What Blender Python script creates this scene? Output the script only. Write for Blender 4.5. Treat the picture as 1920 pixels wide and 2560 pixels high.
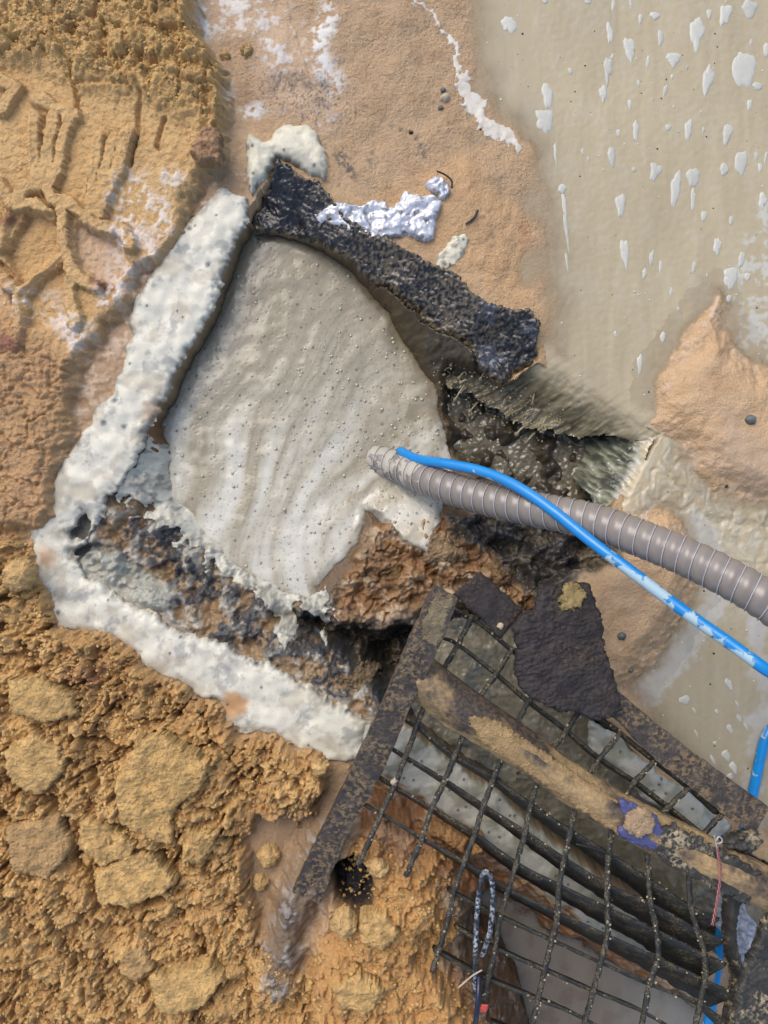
import bpy, math, random
import numpy as np
from mathutils import Vector

# ------------------------------------------------------------------ start
for o in list(bpy.data.objects): bpy.data.objects.remove(o)
S = bpy.context.scene
CAMZ = 1.5
cam = bpy.data.cameras.new('camera'); camo = bpy.data.objects.new('camera', cam)
S.collection.objects.link(camo); camo.location = (0, 0, CAMZ); camo.rotation_euler = (0, 0, 0)
cam.sensor_fit = 'VERTICAL'; cam.sensor_height = 36; cam.lens = 27; cam.clip_start = 0.02; cam.clip_end = 500
S.camera = camo
S.render.resolution_x = 768; S.render.resolution_y = 1024
W = bpy.data.worlds.new('World'); S.world = W; W.use_nodes = True
SUN_EL, SUN_AZ = 52, -35          # azimuth from +Y (top of the picture) towards +X
nt = W.node_tree; sky = nt.nodes.new('ShaderNodeTexSky'); sky.sky_type = 'NISHITA'; sky.sun_disc = False
sky.sun_elevation = math.radians(SUN_EL); sky.sun_rotation = math.radians(SUN_AZ)
sky.air_density = 1.0; sky.dust_density = 3.0; sky.ozone_density = 1.0
nt.links.new(sky.outputs[0], nt.nodes['Background'].inputs[0]); nt.nodes['Background'].inputs[1].default_value = 0.15
sl = bpy.data.lights.new('sun', 'SUN'); sl.energy = .85; sl.angle = math.radians(44); sl.color = (1, .955, .88)
so = bpy.data.objects.new('sun', sl); S.collection.objects.link(so); so.location = (0, 0, 5)
az = math.radians(SUN_AZ); el = math.radians(SUN_EL)
sd_ = Vector((math.sin(az) * math.cos(el), math.cos(az) * math.cos(el), math.sin(el)))
so.rotation_euler = (-sd_).to_track_quat('-Z', 'Y').to_euler()
S.view_settings.view_transform = 'Standard'; S.view_settings.look = 'None'
S.view_settings.exposure = 0.74; S.view_settings.gamma = 1

# ------------------------------------------------------------------ helpers
rng = np.random.default_rng(7); random.seed(7)
F = np.float32
TA = rng.random((4, 256, 256)).astype(F)
ANG = (TA[0] * 2 * math.pi); GX = np.cos(ANG).astype(F); GY = np.sin(ANG).astype(F)
def perlin(x, y, seed=0):
    x = x + seed * 17.37; y = y + seed * 9.71
    xi = np.floor(x).astype(np.int32); yi = np.floor(y).astype(np.int32)
    fx = (x - xi).astype(F); fy = (y - yi).astype(F)
    u = fx * fx * fx * (fx * (fx * 6 - 15) + 10); v = fy * fy * fy * (fy * (fy * 6 - 15) + 10)
    def g(a, b):
        A = (xi + a) & 255; B = (yi + b) & 255
        return GX[A, B] * (fx - a) + GY[A, B] * (fy - b)
    a = g(0, 0); a = a + u * (g(1, 0) - a); b = g(0, 1); b = b + u * (g(1, 1) - b)
    return (a + v * (b - a)) * F(1.5)
def fbm(X, Y, s, o=4, seed=0, r=.5):
    out = 0; a = 1.0; f = 1.0 / s
    for i in range(o):
        out = out + a * perlin(X * f, Y * f, seed + i * 3); a *= r; f *= 2.03
    return out
def worley(X, Y, s, seed=0):
    x = X / s + seed * 7.13; y = Y / s + seed * 3.77
    xi = np.floor(x).astype(np.int32); yi = np.floor(y).astype(np.int32)
    f1 = np.full(x.shape, 9, F); f2 = np.full(x.shape, 9, F); idv = np.zeros(x.shape, F)
    for a in (-1, 0, 1):
        for b in (-1, 0, 1):
            A = (xi + a) & 255; B = (yi + b) & 255
            d = np.hypot(xi + a + TA[1][A, B] - x, yi + b + TA[2][A, B] - y).astype(F)
            n = d < f1
            f2 = np.where(n, f1, np.minimum(f2, d)); idv = np.where(n, TA[3][A, B], idv); f1 = np.where(n, d, f1)
    return f1, f2, idv
def pl(pts, z=0.0):      # outline points of a thing standing at height z -> plan coordinates (1280 units = 1 m)
    k = (CAMZ - z) / CAMZ
    return [(960 + (p[0] - 960) * k, 1280 + (p[1] - 1280) * k) for p in pts]
def wp(p, z=0.0):
    q = pl([p], z)[0]
    return Vector(((q[0] - 960) / 1280, (1280 - q[1]) / 1280, z))
def ss(a, b, x):
    t = np.clip((x - a) / (b - a), 0, 1); return t * t * (3 - 2 * t)
def C(h, k=.8):
    v = [int(h[i:i + 2], 16) / 255 for i in (0, 2, 4)]
    return np.array([(c / 12.92 if c < .04045 else ((c + .055) / 1.055) ** 2.4) * k for c in v], F)
def cr(crop, pts):       # measured in a magnified view: (x0, y0, factor)
    return [(crop[0] + p[0] / crop[2], crop[1] + p[1] / crop[2]) for p in pts]
Q1 = (0, 0, 1.728); Q2 = (960, 0, 1.728); Q3 = (0, 1280, 1.728); Q4 = (960, 1280, 1.728)
Z1 = (960, 1400, 3.456); Z2 = (1440, 1400, 3.456); Z3 = (960, 1920, 3.456); Z4 = (1440, 1920, 3.456)
ZP = (1000, 780, 2.304); ZL = (60, 1180, 1.659)

def tag(o, label=None, cat=None, group=None, kind=None):
    if label: o['label'] = label
    if cat: o['category'] = cat
    if group: o['group'] = group
    if kind: o['kind'] = kind
    return o
def thing(name, loc, label, cat, group=None):
    o = bpy.data.objects.new(name, None); S.collection.objects.link(o); o.location = loc
    o.empty_display_size = .05
    return tag(o, label, cat, group)
def mk(name, V, Fc, mat, parent=None, smooth=True, attrs=None):
    V = np.asarray(V, F)
    c = np.array([V[:, 0].mean(), V[:, 1].mean(), V[:, 2].min()], F)
    me = bpy.data.meshes.new(name)
    Vl = V - c
    if isinstance(Fc, np.ndarray):
        n = len(Fc); k = Fc.shape[1]
        me.vertices.add(len(Vl)); me.vertices.foreach_set('co', Vl.ravel())
        me.loops.add(n * k); me.loops.foreach_set('vertex_index', Fc.ravel().astype(np.int32))
        me.polygons.add(n); me.polygons.foreach_set('loop_start', np.arange(0, n * k, k, dtype=np.int32))
        me.update(calc_edges=True)
    else:
        me.from_pydata([tuple(v) for v in Vl], [], Fc)
    if attrs:
        for k, a in attrs.items():
            at = me.attributes.new(k, 'FLOAT_COLOR', 'POINT')
            b = np.ones((len(Vl), 4), F); b[:, :a.shape[1]] = a
            at.data.foreach_set('color', b.ravel())
    me.polygons.foreach_set('use_smooth', [smooth] * len(me.polygons))
    me.materials.append(mat)
    o = bpy.data.objects.new(name, me); S.collection.objects.link(o)
    if parent:
        o.parent = parent; o.location = Vector(c.tolist()) - parent.location
    else: o.location = Vector(c.tolist())
    return o

# ------------------------------------------------------------------ materials
class N:
    def __init__(s, name):
        s.m = bpy.data.materials.new(name); s.m.use_nodes = True; s.t = s.m.node_tree
        s.p = s.t.nodes['Principled BSDF']; s.tc = s.t.nodes.new('ShaderNodeTexCoord')
        g = s.t.nodes.new('ShaderNodeNewGeometry'); s.pos = g.outputs['Position']
    def n(s, k, **kw):
        x = s.t.nodes.new(k)
        for a, v in kw.items(): setattr(x, a, v)
        return x
    def set(s, sock, v):
        if hasattr(v, 'is_linked') or isinstance(v, bpy.types.NodeSocket): s.t.links.new(v, sock)
        else: sock.default_value = v
    def noise(s, scale, det=3, stretch=None, rough=.55, dist=0):
        x = s.n('ShaderNodeTexNoise'); x.inputs['Scale'].default_value = scale; x.inputs['Detail'].default_value = det
        x.inputs['Roughness'].default_value = rough; x.inputs['Distortion'].default_value = dist
        src = s.pos
        if stretch:
            mp = s.n('ShaderNodeMapping'); mp.inputs['Scale'].default_value = stretch[:3]
            if len(stretch) > 3: mp.inputs['Rotation'].default_value = (0, 0, stretch[3])
            s.t.links.new(src, mp.inputs[0]); src = mp.outputs[0]
        s.t.links.new(src, x.inputs['Vector']); return x.outputs['Fac']
    def vor(s, scale, feat='F1'):
        x = s.n('ShaderNodeTexVoronoi', feature=feat); x.inputs['Scale'].default_value = scale
        s.t.links.new(s.pos, x.inputs['Vector']); return x.outputs['Distance']
    def ramp(s, f, a, b, lo=0., hi=1.):
        x = s.n('ShaderNodeMapRange'); x.interpolation_type = 'SMOOTHSTEP'
        s.set(x.inputs[0], f); x.inputs[1].default_value = a; x.inputs[2].default_value = b
        x.inputs[3].default_value = lo; x.inputs[4].default_value = hi; return x.outputs[0]
    def mix(s, f, a, b, mode='MIX'):
        x = s.n('ShaderNodeMix', data_type='RGBA', blend_type=mode)
        s.set(x.inputs[0], f); s.set(x.inputs[6], a if not isinstance(a, np.ndarray) else (*map(float, a), 1))
        s.set(x.inputs[7], b if not isinstance(b, np.ndarray) else (*map(float, b), 1)); return x.outputs[2]
    def math(s, op, a, b=0.):
        x = s.n('ShaderNodeMath', operation=op); s.set(x.inputs[0], a); s.set(x.inputs[1], b); return x.outputs[0]
    def att(s, name): 
        x = s.n('ShaderNodeAttribute', attribute_name=name); return x
    def bump(s, h, dist=.002, st=1., prev=None):
        x = s.n('ShaderNodeBump'); s.set(x.inputs['Height'], h); x.inputs['Distance'].default_value = dist
        s.set(x.inputs['Strength'], st)
        if prev: s.t.links.new(prev, x.inputs['Normal'])
        return x.outputs[0]
    def fin(s, col, rough=.6, normal=None, **kw):
        s.set(s.p.inputs['Base Color'], col if not isinstance(col, np.ndarray) else (*map(float, col), 1))
        s.set(s.p.inputs['Roughness'], rough)
        if normal: s.t.links.new(normal, s.p.inputs['Normal'])
        for k, v in kw.items(): s.set(s.p.inputs[k.replace('_', ' ')], v)
        return s.m

def m_ground():
    m = N('sand'); c = m.att('col'); a = m.att('aux')
    sp = m.n('ShaderNodeSeparateColor'); m.t.links.new(a.outputs['Color'], sp.inputs[0])
    g1 = m.noise(330, 2); g2 = m.noise(150, 4)
    k = m.math('MULTIPLY_ADD', g1, .5); m.t.nodes[-1].inputs[2].default_value = .76
    col = m.mix(1.0, c.outputs['Color'], k, 'MULTIPLY')
    # dark mineral grains
    v = m.vor(260); col = m.mix(m.math('MULTIPLY', m.ramp(v, .14, .05), m.ramp(g2, .55, .75)), col, C('4a3a2c'))
    h = m.math('ADD', g1, m.math('MULTIPLY', g2, 2.))
    nb = m.bump(m.math('ADD', h, m.math('MULTIPLY', m.noise(620, 1), .6)), .0032, sp.outputs['Green'])
    return m.fin(col, sp.outputs['Red'], nb, Specular_IOR_Level=.45)
def m_foam(rough_=.42, nm='foam', bs_=.4):
    m = N(nm); c = m.att('col')
    g = m.noise(500, 3); g2 = m.noise(60, 4)
    v = m.vor(70); v2 = m.vor(210)
    hole = m.math('ADD', m.math('MULTIPLY', m.ramp(v, .03, .12), 1.), m.math('MULTIPLY', m.ramp(v2, .1, .35), .22))
    h = m.math('ADD', m.math('MULTIPLY', g, .35), hole)
    k = m.math('MULTIPLY_ADD', g2, .22); m.t.nodes[-1].inputs[2].default_value = .89
    col = m.mix(1.0, c.outputs['Color'], k, 'MULTIPLY')
    col = m.mix(m.math('MULTIPLY', m.ramp(v, .085, .04), m.ramp(g2, .56, .64)), col, C('8a8676'))
    col = m.mix(m.math('MULTIPLY', m.ramp(v2, .2, .1), .55), col, C('86837a'))
    return m.fin(col, rough_, m.bump(h, .001, bs_), Subsurface_Weight=0., Specular_IOR_Level=.4)
def m_water():
    m = N('muddy_water'); c = m.att('col'); a = m.att('aux')
    sp = m.n('ShaderNodeSeparateColor'); m.t.links.new(a.outputs['Color'], sp.inputs[0])
    s1 = m.noise(4, 5, (1.6, .4, 1, .12), dist=1.4); s2 = m.noise(11, 4, (2.2, .3, 1, -.1), dist=1.2); s3 = m.noise(300, 2)
    f = m.math('MULTIPLY_ADD', m.math('ADD', s1, s2), .34); m.t.nodes[-1].inputs[2].default_value = .66
    col = m.mix(1.0, c.outputs['Color'], f, 'MULTIPLY')
    nb = m.bump(m.math('ADD', m.noise(9, 4, (1, .6, 1, .5), dist=1.2), m.math('MULTIPLY', m.noise(60, 2, (1, 1, 1, .4)), .02)), .006, .1)
    m.fin(col, m.math('ADD', sp.outputs['Red'], 0), nb, Specular_IOR_Level=.5)
    m.set(m.p.inputs['Alpha'], sp.outputs['Green'])
    return m.m
def m_attr(name, rough=.5, bs=.4, bd=.001, sc=200, **kw):
    m = N(name); c = m.att('col'); g = m.noise(sc, 4)
    k = m.math('MULTIPLY_ADD', g, .5); m.t.nodes[-1].inputs[2].default_value = .75
    return m.fin(m.mix(1., c.outputs['Color'], k, 'MULTIPLY'), rough, m.bump(g, bd, bs), **kw)
def m_steel(name, dark, tan, amt, rough=.6, sc=28., thr=.5):
    m = N(name); a = m.noise(sc, 6, rough=.65); b = m.noise(sc * 7, 3, rough=.6); b2 = m.noise(sc * 2.3, 5)
    d = m.mix(m.ramp(b2, .4, .7), C(dark), C(dark) * 2.1)
    f = m.math('MULTIPLY', m.ramp(a, thr - .05, thr + .12), m.ramp(b, .42, .6))
    col = m.mix(m.math('MULTIPLY', f, amt), d, C(tan))
    return m.fin(col, rough, m.bump(m.math('ADD', b, m.math('MULTIPLY', f, .6)), .0022, .8), Specular_IOR_Level=.5)
M = {}
M['ground'] = m_ground(); M['foam'] = m_foam(); M['wetfoam'] = m_foam(.2, 'wet_foam', .16); M['water'] = m_water()
M['felt'] = m_attr('bitumen', .3, .6, .002, 90)
M['sheet'] = m_attr('falling_water', .13, .25, .002, 80, Specular_IOR_Level=.6)
M['rod'] = m_steel('dirty_rod_steel', '23231f', '8a7d62', .75, .6, 40, .47)
M['bar'] = m_steel('dirty_bar_steel', '201f19', '7a6c4c', .65, .55, 34, .5)
M['frame'] = m_steel('frame_steel', '332d28', '806a4b', .9, .6, 18, .42)
M['channel'] = m_steel('channel_steel', '37302b', 'b59768', 1., .6, 13, .44)
m_ = N('channel_mud'); a_n = m_.noise(9, 4); b_n = m_.noise(150, 4); e_n = m_.noise(40, 4)
M['channel'] = m_.fin(m_.mix(m_.ramp(m_.math('ADD', a_n, m_.math('MULTIPLY', e_n, .35)), .55, .78), m_.mix(m_.ramp(b_n, .4, .65), C('37302b'), C('5c4d3d')), m_.mix(m_.ramp(b_n, .35, .7), C('9a8058'), C('b5986a'))), .65, m_.bump(b_n, .002, .8))
M['plate'] = m_steel('black_plate', '231d1c', '5e4c3a', .55, .75, 22, .52)
M['flange'] = m_steel('mouldy_steel', '2b2924', 'b8a684', .95, .65, 20, .52)

def m_simple(name, col, rough=.5, var=.25, sc=120, bs=.2, bd=.001, **kw):
    m = N(name); g = m.noise(sc, 4)
    k = m.math('MULTIPLY_ADD', g, var * 2); m.t.nodes[-1].inputs[2].default_value = 1 - var
    return m.fin(m.mix(1., C(col) if isinstance(col, str) else col, k, 'MULTIPLY'), rough, m.bump(g, bd, bs), **kw)
M['hose_wire'] = m_simple('hose_wire', 'b4b2b4', .3, .1, Specular_IOR_Level=.7)
M['crumb'] = m_simple('sand_crumb', 'c39a62', .9, .3, 260, .8, .002)
M['pale'] = m_simple('pale_grit', 'a99a7c', .8, .3, 200, .6, .001)
M['stone'] = m_simple('grey_stone', '5f625f', .6, .45, 90, .5, .001)
M['peb'] = m_simple('pale_stone', 'b5a58a', .7, .3, 90, .5, .001)
M['black'] = m_simple('black_debris', '25211f', .6, .3)
M['paint'] = m_simple('violet_paint', '4a4c78', .55, .5, 300, .4)
M['copper'] = m_simple('red_wire', '9a5f5c', .4, .35, 150)
M['silver'] = m_simple('bare_wire', 'b9b6b2', .35, .2, Metallic=.4)
M['cable'] = m_simple('navy_cable', '1a2038', .3, .2)
M['red'] = m_simple('red_card', 'b5493c', .6, .3)
M['bubble'] = m_simple('bubble', 'b0aa94', .04, .1, Specular_IOR_Level=1.)
M['splash'] = m_simple('splash', '8f8263', .1, .15, Specular_IOR_Level=.7)
def m_splat(name, base, foamc, thr, scale, rough=.3):
    m = N(name); a = m.noise(scale, 5, dist=.8); b = m.noise(scale * 3, 3)
    at = m.att('aux'); sp = m.n('ShaderNodeSeparateColor'); m.t.links.new(at.outputs['Color'], sp.inputs[0])
    f = m.ramp(m.math('ADD', m.math('ADD', a, m.math('MULTIPLY', b, .25)), sp.outputs['Red']), thr, thr + .05)
    g = m.noise(50, 4)
    k = m.math('MULTIPLY_ADD', g, .3); m.t.nodes[-1].inputs[2].default_value = .85
    c0 = m.mix(1., C(base), k, 'MULTIPLY')
    return m.fin(m.mix(f, c0, C(foamc)), m.math('MULTIPLY_ADD', f, .35), m.bump(f, .0015, .6), Specular_IOR_Level=.55)
M['hose'] = m_splat('hose_rubber', '857c74', 'b3ad9d', .80, 26)
M['blue'] = m_splat('blue_pipe', '0f86cf', 'a3bfca', .80, 30)
for k in ('hose', 'blue'):
    for n_ in M[k].node_tree.nodes:
        if n_.type == 'MATH' and n_.operation == 'MULTIPLY_ADD' and n_.outputs[0].links and n_.outputs[0].links[0].to_socket.name == 'Roughness': n_.inputs[2].default_value = .28

# ------------------------------------------------------------------ plan grid
STEP = 2.8
def axis(a, b):
    core = np.arange(a, b + STEP, STEP); out = []
    d = STEP; x = 0.
    while x < 26000: d *= 1.25; x += d; out.append(x)
    out = np.array(out)
    return np.concatenate([(a - out)[::-1], core, core[-1] + out]).astype(F)
ax = axis(-30, 2040); ay = axis(-30, 2650)
X, Y = np.meshgrid(ax, ay); NY, NX = X.shape
wa = fbm(X, Y, 70, 3, 11); wb = fbm(X, Y, 70, 3, 23); wc = fbm(X, Y, 17, 2, 31); wd = fbm(X, Y, 17, 2, 37)
XW = X + 13 * wa + 4 * wc; YW = Y + 13 * wb + 4 * wd
def _slice(pts, m):
    P = np.array(pts)
    i0, i1 = np.searchsorted(ax, [P[:, 0].min() - m, P[:, 0].max() + m]); j0, j1 = np.searchsorted(ay, [P[:, 1].min() - m, P[:, 1].max() + m])
    return slice(max(j0 - 1, 0), j1 + 1), slice(max(i0 - 1, 0), i1 + 1)
def sd(pts, z=0., m=120, w=1.):     # signed distance to an outline (negative inside), plan units
    P = pl(pts, z); s = _slice(P, m); out = np.full(X.shape, m, F)
    x = X[s] + (XW[s] - X[s]) * w; y = Y[s] + (YW[s] - Y[s]) * w
    d = np.full(x.shape, 1e9, F); ins = np.zeros(x.shape, bool)
    for (x0, y0), (x1, y1) in zip(P, P[1:] + P[:1]):
        ex, ey = x1 - x0, y1 - y0; L = ex * ex + ey * ey + 1e-9
        t = np.clip(((x - x0) * ex + (y - y0) * ey) / L, 0, 1)
        d = np.minimum(d, (x - x0 - t * ex) ** 2 + (y - y0 - t * ey) ** 2)
        if y0 != y1: ins ^= ((y0 > y) != (y1 > y)) & (x < ex * (y - y0) / (y1 - y0) + x0)
    d = np.sqrt(d); out[s] = np.minimum(np.where(ins, -d, d), m)
    return out
def ld(pts, z=0., m=80, w=1.):      # distance to a polyline
    P = pl(pts, z); s = _slice(P, m); out = np.full(X.shape, m, F)
    x = X[s] + (XW[s] - X[s]) * w; y = Y[s] + (YW[s] - Y[s]) * w; d = np.full(x.shape, 1e9, F)
    for (x0, y0), (x1, y1) in zip(P, P[1:]):
        ex, ey = x1 - x0, y1 - y0; L = ex * ex + ey * ey + 1e-9
        t = np.clip(((x - x0) * ex + (y - y0) * ey) / L, 0, 1)
        d = np.minimum(d, (x - x0 - t * ex) ** 2 + (y - y0 - t * ey) ** 2)
    out[s] = np.minimum(np.sqrt(d), m); return out
def el(cx, cy, rx, ry, rot=0., z=0., w=1.):   # soft elliptical region, 0 at rim, negative inside
    (cx, cy), = pl([(cx, cy)], z); c, s_ = math.cos(rot), math.sin(rot)
    x = X + (XW - X) * w - cx; y = Y + (YW - Y) * w - cy
    a = (x * c + y * s_) / rx; b = (-x * s_ + y * c) / ry
    return (np.sqrt(a * a + b * b) - 1) * min(rx, ry)

# ---- outlines traced on the photograph, each at its own height
INNER = [(608,498),(617,544),(590,584),(582,613),(564,671),(544,712),(515,775),(492,828),(463,868),(440,920),(417,984),(382,1036),(370,1082),(353,1117),(312,1175),(295,1204),(272,1221),(262,1255),(252,1290),(225,1330),(208,1362),(200,1400),(207,1440),(260,1465),(324,1506),(394,1540),(480,1587),(579,1621),(666,1656),(752,1697),(810,1731),(885,1772),(937,1795)]
OUTER = [(127,1262),(104,1280),(81,1338),(78,1413),(87,1459),(110,1511),(145,1564),(203,1575),(255,1587),(318,1610),(347,1650),(399,1685),(463,1708),(509,1743),(550,1760),(567,1801),(613,1824),(683,1830),(729,1859),(810,1899),(885,1899)]
OUTL = [(145,1215),(168,1157),(208,1123),(214,1088),(243,1042),(289,995),(315,938),(324,891),(347,833),(339,793),(341,764),(370,729),(399,683),(428,625),(451,584),(492,556),(521,521),(560,486)]
UNDER_IN = [(1018,1815),(1134,1905),(1249,1985),(1345,2075),(1460,2160),(1600,2260)]
UNDER_OUT = [(972,1930),(1076,2010),(1191,2097),(1284,2175),(1423,2268),(1560,2370)]
RIMLOW = [(1261,949),(1215,903),(1180,856),(1105,822),(1047,775),(995,729),(960,694),(900,648),(830,604),(760,572),(680,552),(630,556)]
PIT = [(1640,1092),(1500,1000),(1345,905),(1300,940)] + RIMLOW + [(617,544)] + INNER[2:] + UNDER_IN + [(1700,2330),(2000,2500),(2400,2500),(2400,2300),(1960,2190),(1800,2085),(1700,1985),(1600,1895),(1520,1800),(1440,1700),(1380,1600),(1340,1490),(1400,1440),(1500,1420),(1560,1350),(1500,1300),(1545,1270),(1590,1200)]
PIT_FOAM = [(590,540),(520,690),(465,805),(425,870),(385,960),(395,1020),(408,1070),(425,1130),(420,1200),(440,1260),(480,1290),(520,1355),(560,1410),(608,1436),(683,1471),(752,1500),(799,1511),(790,1465),(845,1407),(891,1361),(914,1315),(912,1275),(940,1290),(960,1310),(1000,1365),(1050,1392),(1082,1395),(1095,1350),(1112,1300),(1105,1240),(1130,1180),(1122,1110),(1095,1010),(1085,950),(1050,905),(1012,850),(968,775),(925,712),(870,665),(810,620),(740,578),(680,540)]
MOUND1 = [(-3000,-3000),(470,-3000),(484,-60),(486,60),(520,120),(556,190),(572,255),(555,310),(548,400),(500,430),(475,470),(462,540),(430,610),(395,650),(340,662),(320,700),(330,740),(300,770),(250,815),(215,880),(180,925),(168,1000),(172,1080),(130,1180),(130,1290),(70,1330),(-60,1320),(-3000,1320)]
MOUND2 = [(-3000,1320),(-60,1320),(30,1345),(70,1400),(100,1470),(118,1530),(160,1588),(250,1590),(310,1616),(345,1670),(380,1700),(450,1725),(500,1770),(545,1790),(560,1815),(600,1850),(680,1850),(730,1885),(800,1905),(815,1950),(800,2040),(745,2090),(650,2060),(610,2110),(625,2240),(650,2330),(700,2400),(760,2420),(820,2330),(870,2130),(960,2110),(1018,2160),(1055,2146),(1090,2108),(1140,2166),(1145,2209),(1122,2221),(1125,2280),(1151,2261),(1151,2340),(1134,2389),(1099,2377),(1076,2412),(1099,2438),(1134,2470),(1168,2499),(1220,2560),(1300,2800),(1300,5000),(-3000,5000)]
PILE3 = [(870,2110),(960,2104),(1018,2160),(1055,2146),(1090,2108),(1142,2166),(1142,2209),(1118,2221),(1125,2280),(1151,2261),(1151,2340),(1134,2389),(1099,2377),(1076,2412),(1099,2438),(1134,2470),(1168,2499),(1220,2560),(1300,2800),(800,2800),(770,2450),(820,2330)]
PUDDLE = [(1110,-60000),(1110,-40),(1140,30),(1152,100),(1160,160),(1180,250),(1212,310),(1262,350),(1300,410),(1332,500),(1340,600),(1330,700),(1340,800),(1335,880),(1290,960),(1430,1080),(1500,1140),(1450,1240),(1500,1290),(1590,1330),(1520,1500),(1500,1650),(1600,1840),(1800,2060),(1960,2190),(2100,2500),(2100,60000),(60000,60000),(60000,-60000)]
BANKR = [(1795,735),(1740,800),(1690,868),(1642,940),(1628,1020),(1650,1078),(1700,1120),(1740,1190),(1790,1230),(1900,1262),(3000,1320),(3000,960),(1960,935),(1890,905),(1840,865),(1812,800)]
BANKM = [(1330,1500),(1440,1420),(1540,1340),(1580,1290),(1650,1275),(1710,1310),(1742,1390),(1738,1480),(1700,1570),(1640,1650),(1580,1715),(1555,1790),(1480,1760),(1400,1640)]
HOLE = [(1100,1010),(1120,950),(1230,930),(1330,930),(1480,1010),(1610,1095),(1570,1200),(1520,1260),(1440,1270),(1330,1240),(1200,1200),(1130,1130)]
BROWNB = [(930,1320),(1000,1290),(1110,1290),(1250,1290),(1270,1400),(1340,1500),(1330,1560),(1200,1560),(1080,1480),(960,1570),(880,1550),(830,1545),(880,1430)]
BASIN = [(950,2080),(1100,2110),(1200,2190),(1300,2250),(1450,2330),(1560,2380),(1800,2500),(3000,2600),(3000,5000),(1250,5000),(1180,2520),(1100,2440),(1100,2200)]

s_m1 = sd(MOUND1, .04); s_m2 = sd(MOUND2, .05); s_p3 = sd(PILE3, .11); s_pit = sd(PIT, 0., 260, .6); s_ff = sd(PIT_FOAM, -.07, 300, .5)
s_pud = sd(PUDDLE, -.02, 400, .8); s_br = sd(BANKR, -.02, 200); s_bm = sd(BANKM, -.01, 200)
s_hole = sd(HOLE, -.15, 120); s_bb = sd(BROWNB, -.04, 120); s_bas = sd(BASIN, -.1, 200)

# ---- terrain height (metres)
n1 = fbm(X, Y, 260, 4, 1); n2 = fbm(X, Y, 60, 4, 2); n3 = fbm(X, Y, 16, 3, 3); n4 = fbm(X, Y, 7, 2, 4)
H = .006 * n1 + .0022 * n2 + .0006 * n3
cw = worley(X + 9 * wa + 5 * wc, Y + 9 * wb + 5 * wd, 34, 1); cv = worley(X + 5 * wd, Y + 5 * wc, 15, 2); cz = worley(X + 4 * wd, Y + 4 * wc, 7.5, 7)
cl = worley(X + 30 * wa + 9 * wc, Y + 30 * wb + 9 * wd, 120, 3)
dome = lambda f: np.sqrt(np.clip(1 - f * f * 1.1, 0, 1))
bigw = worley(X + 22 * wa + 9 * wc, Y + 22 * wb + 9 * wd, 74, 13)
plt = lambda c, w: ss(0., w, c[1] - c[0]) * (.25 + c[2])
fr3 = fbm(X, Y, 34, 4, 63)
n2s_ = fbm(X, Y, 62, 2, 2)
crumb = .013 * plt(bigw, .2) + .0085 * plt(cw, .34) * ss(-.5, .2, fr3) + .0030 * plt(cv, .5) * ss(-.3, .4, n2) + .0012 * dome(cz[0]) + .007 * n2 + .004 * np.abs(fr3) + .0016 * n3 + .0005 * n4 - .012
edge = cl[1] - cl[0]
crack = ss(.09, .0, edge + .03 * n3) * ss(.0, .35, fbm(X, Y, 150, 2, 43) + .2)
for t in ([(20,1150),(130,1190),(220,1220),(270,1290),(310,1340)],[(440,1300),(480,1340),(540,1370),(600,1430),(700,1450),(720,1500)],[(330,1460),(380,1530),(410,1570),(415,1680)],[(150,680),(190,730),(240,760)],[(330,950),(450,990),(540,1020),(620,990)],[(400,1700),(480,1690),(560,1700),(700,1660)],[(480,1930),(600,1990),(640,2020),(700,1960)],[(420,1530),(500,1530),(560,1490)],[(0,1130),(20,1150)],[(100,560),(170,680)],[(230,1690),(300,1850),(400,1890)],[(860,1900),(900,1960),(910,2060)]):
    crack = np.maximum(crack, ss(11, 3, ld(cr(Q3, t), .05, 30, .9) + 3 * n3))
for (cx, cy, r) in ((20,1310,22),(790,1470,14),(1290,1500,18),(1120,1880,14),(240,1475,12),(1040,1800,12),(1480,2070,22),(915,2030,16),(185,1760,12),(770,880,14),(130,800,14),(1290,1930,14),(380,2110,18),(100,2190,12)):
    x_, y_ = cr(Q3, [(cx, cy)])[0]; crack = np.maximum(crack, ss(5, -5, el(x_, y_, r / 1.728, r / 2.2, cx * .1, .05)))
slabz = (cl[2] - .5) * .02
# puddle basin and banks
Hs = -.02 + .018 * ss(0, 170, s_pud) - .042 * ss(0, 210, -s_pud)
kk = ss(-240, 120, s_pud); kin = s_pud < 170
H = np.where(s_pud < 400, H * (.5 + .5 * kk) + np.where(kin, Hs, -.002), H)
isl = sd([(470,-60000),(520,60),(590,240),(620,300),(760,330),(830,440),(960,560),(1200,700),(1340,790),(1440,600),(1340,400),(1250,260),(1200,100),(1180,-60000)], 0, 100)
for s_b, top in ((s_br, .012), (s_bm, .016)):
    b = -.034 + (top + .034) * ss(40, -90, s_b) + .0035 * n2s_ + .0003 * n3
    H = np.where(s_b < 60, np.maximum(H, b), H)
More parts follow.
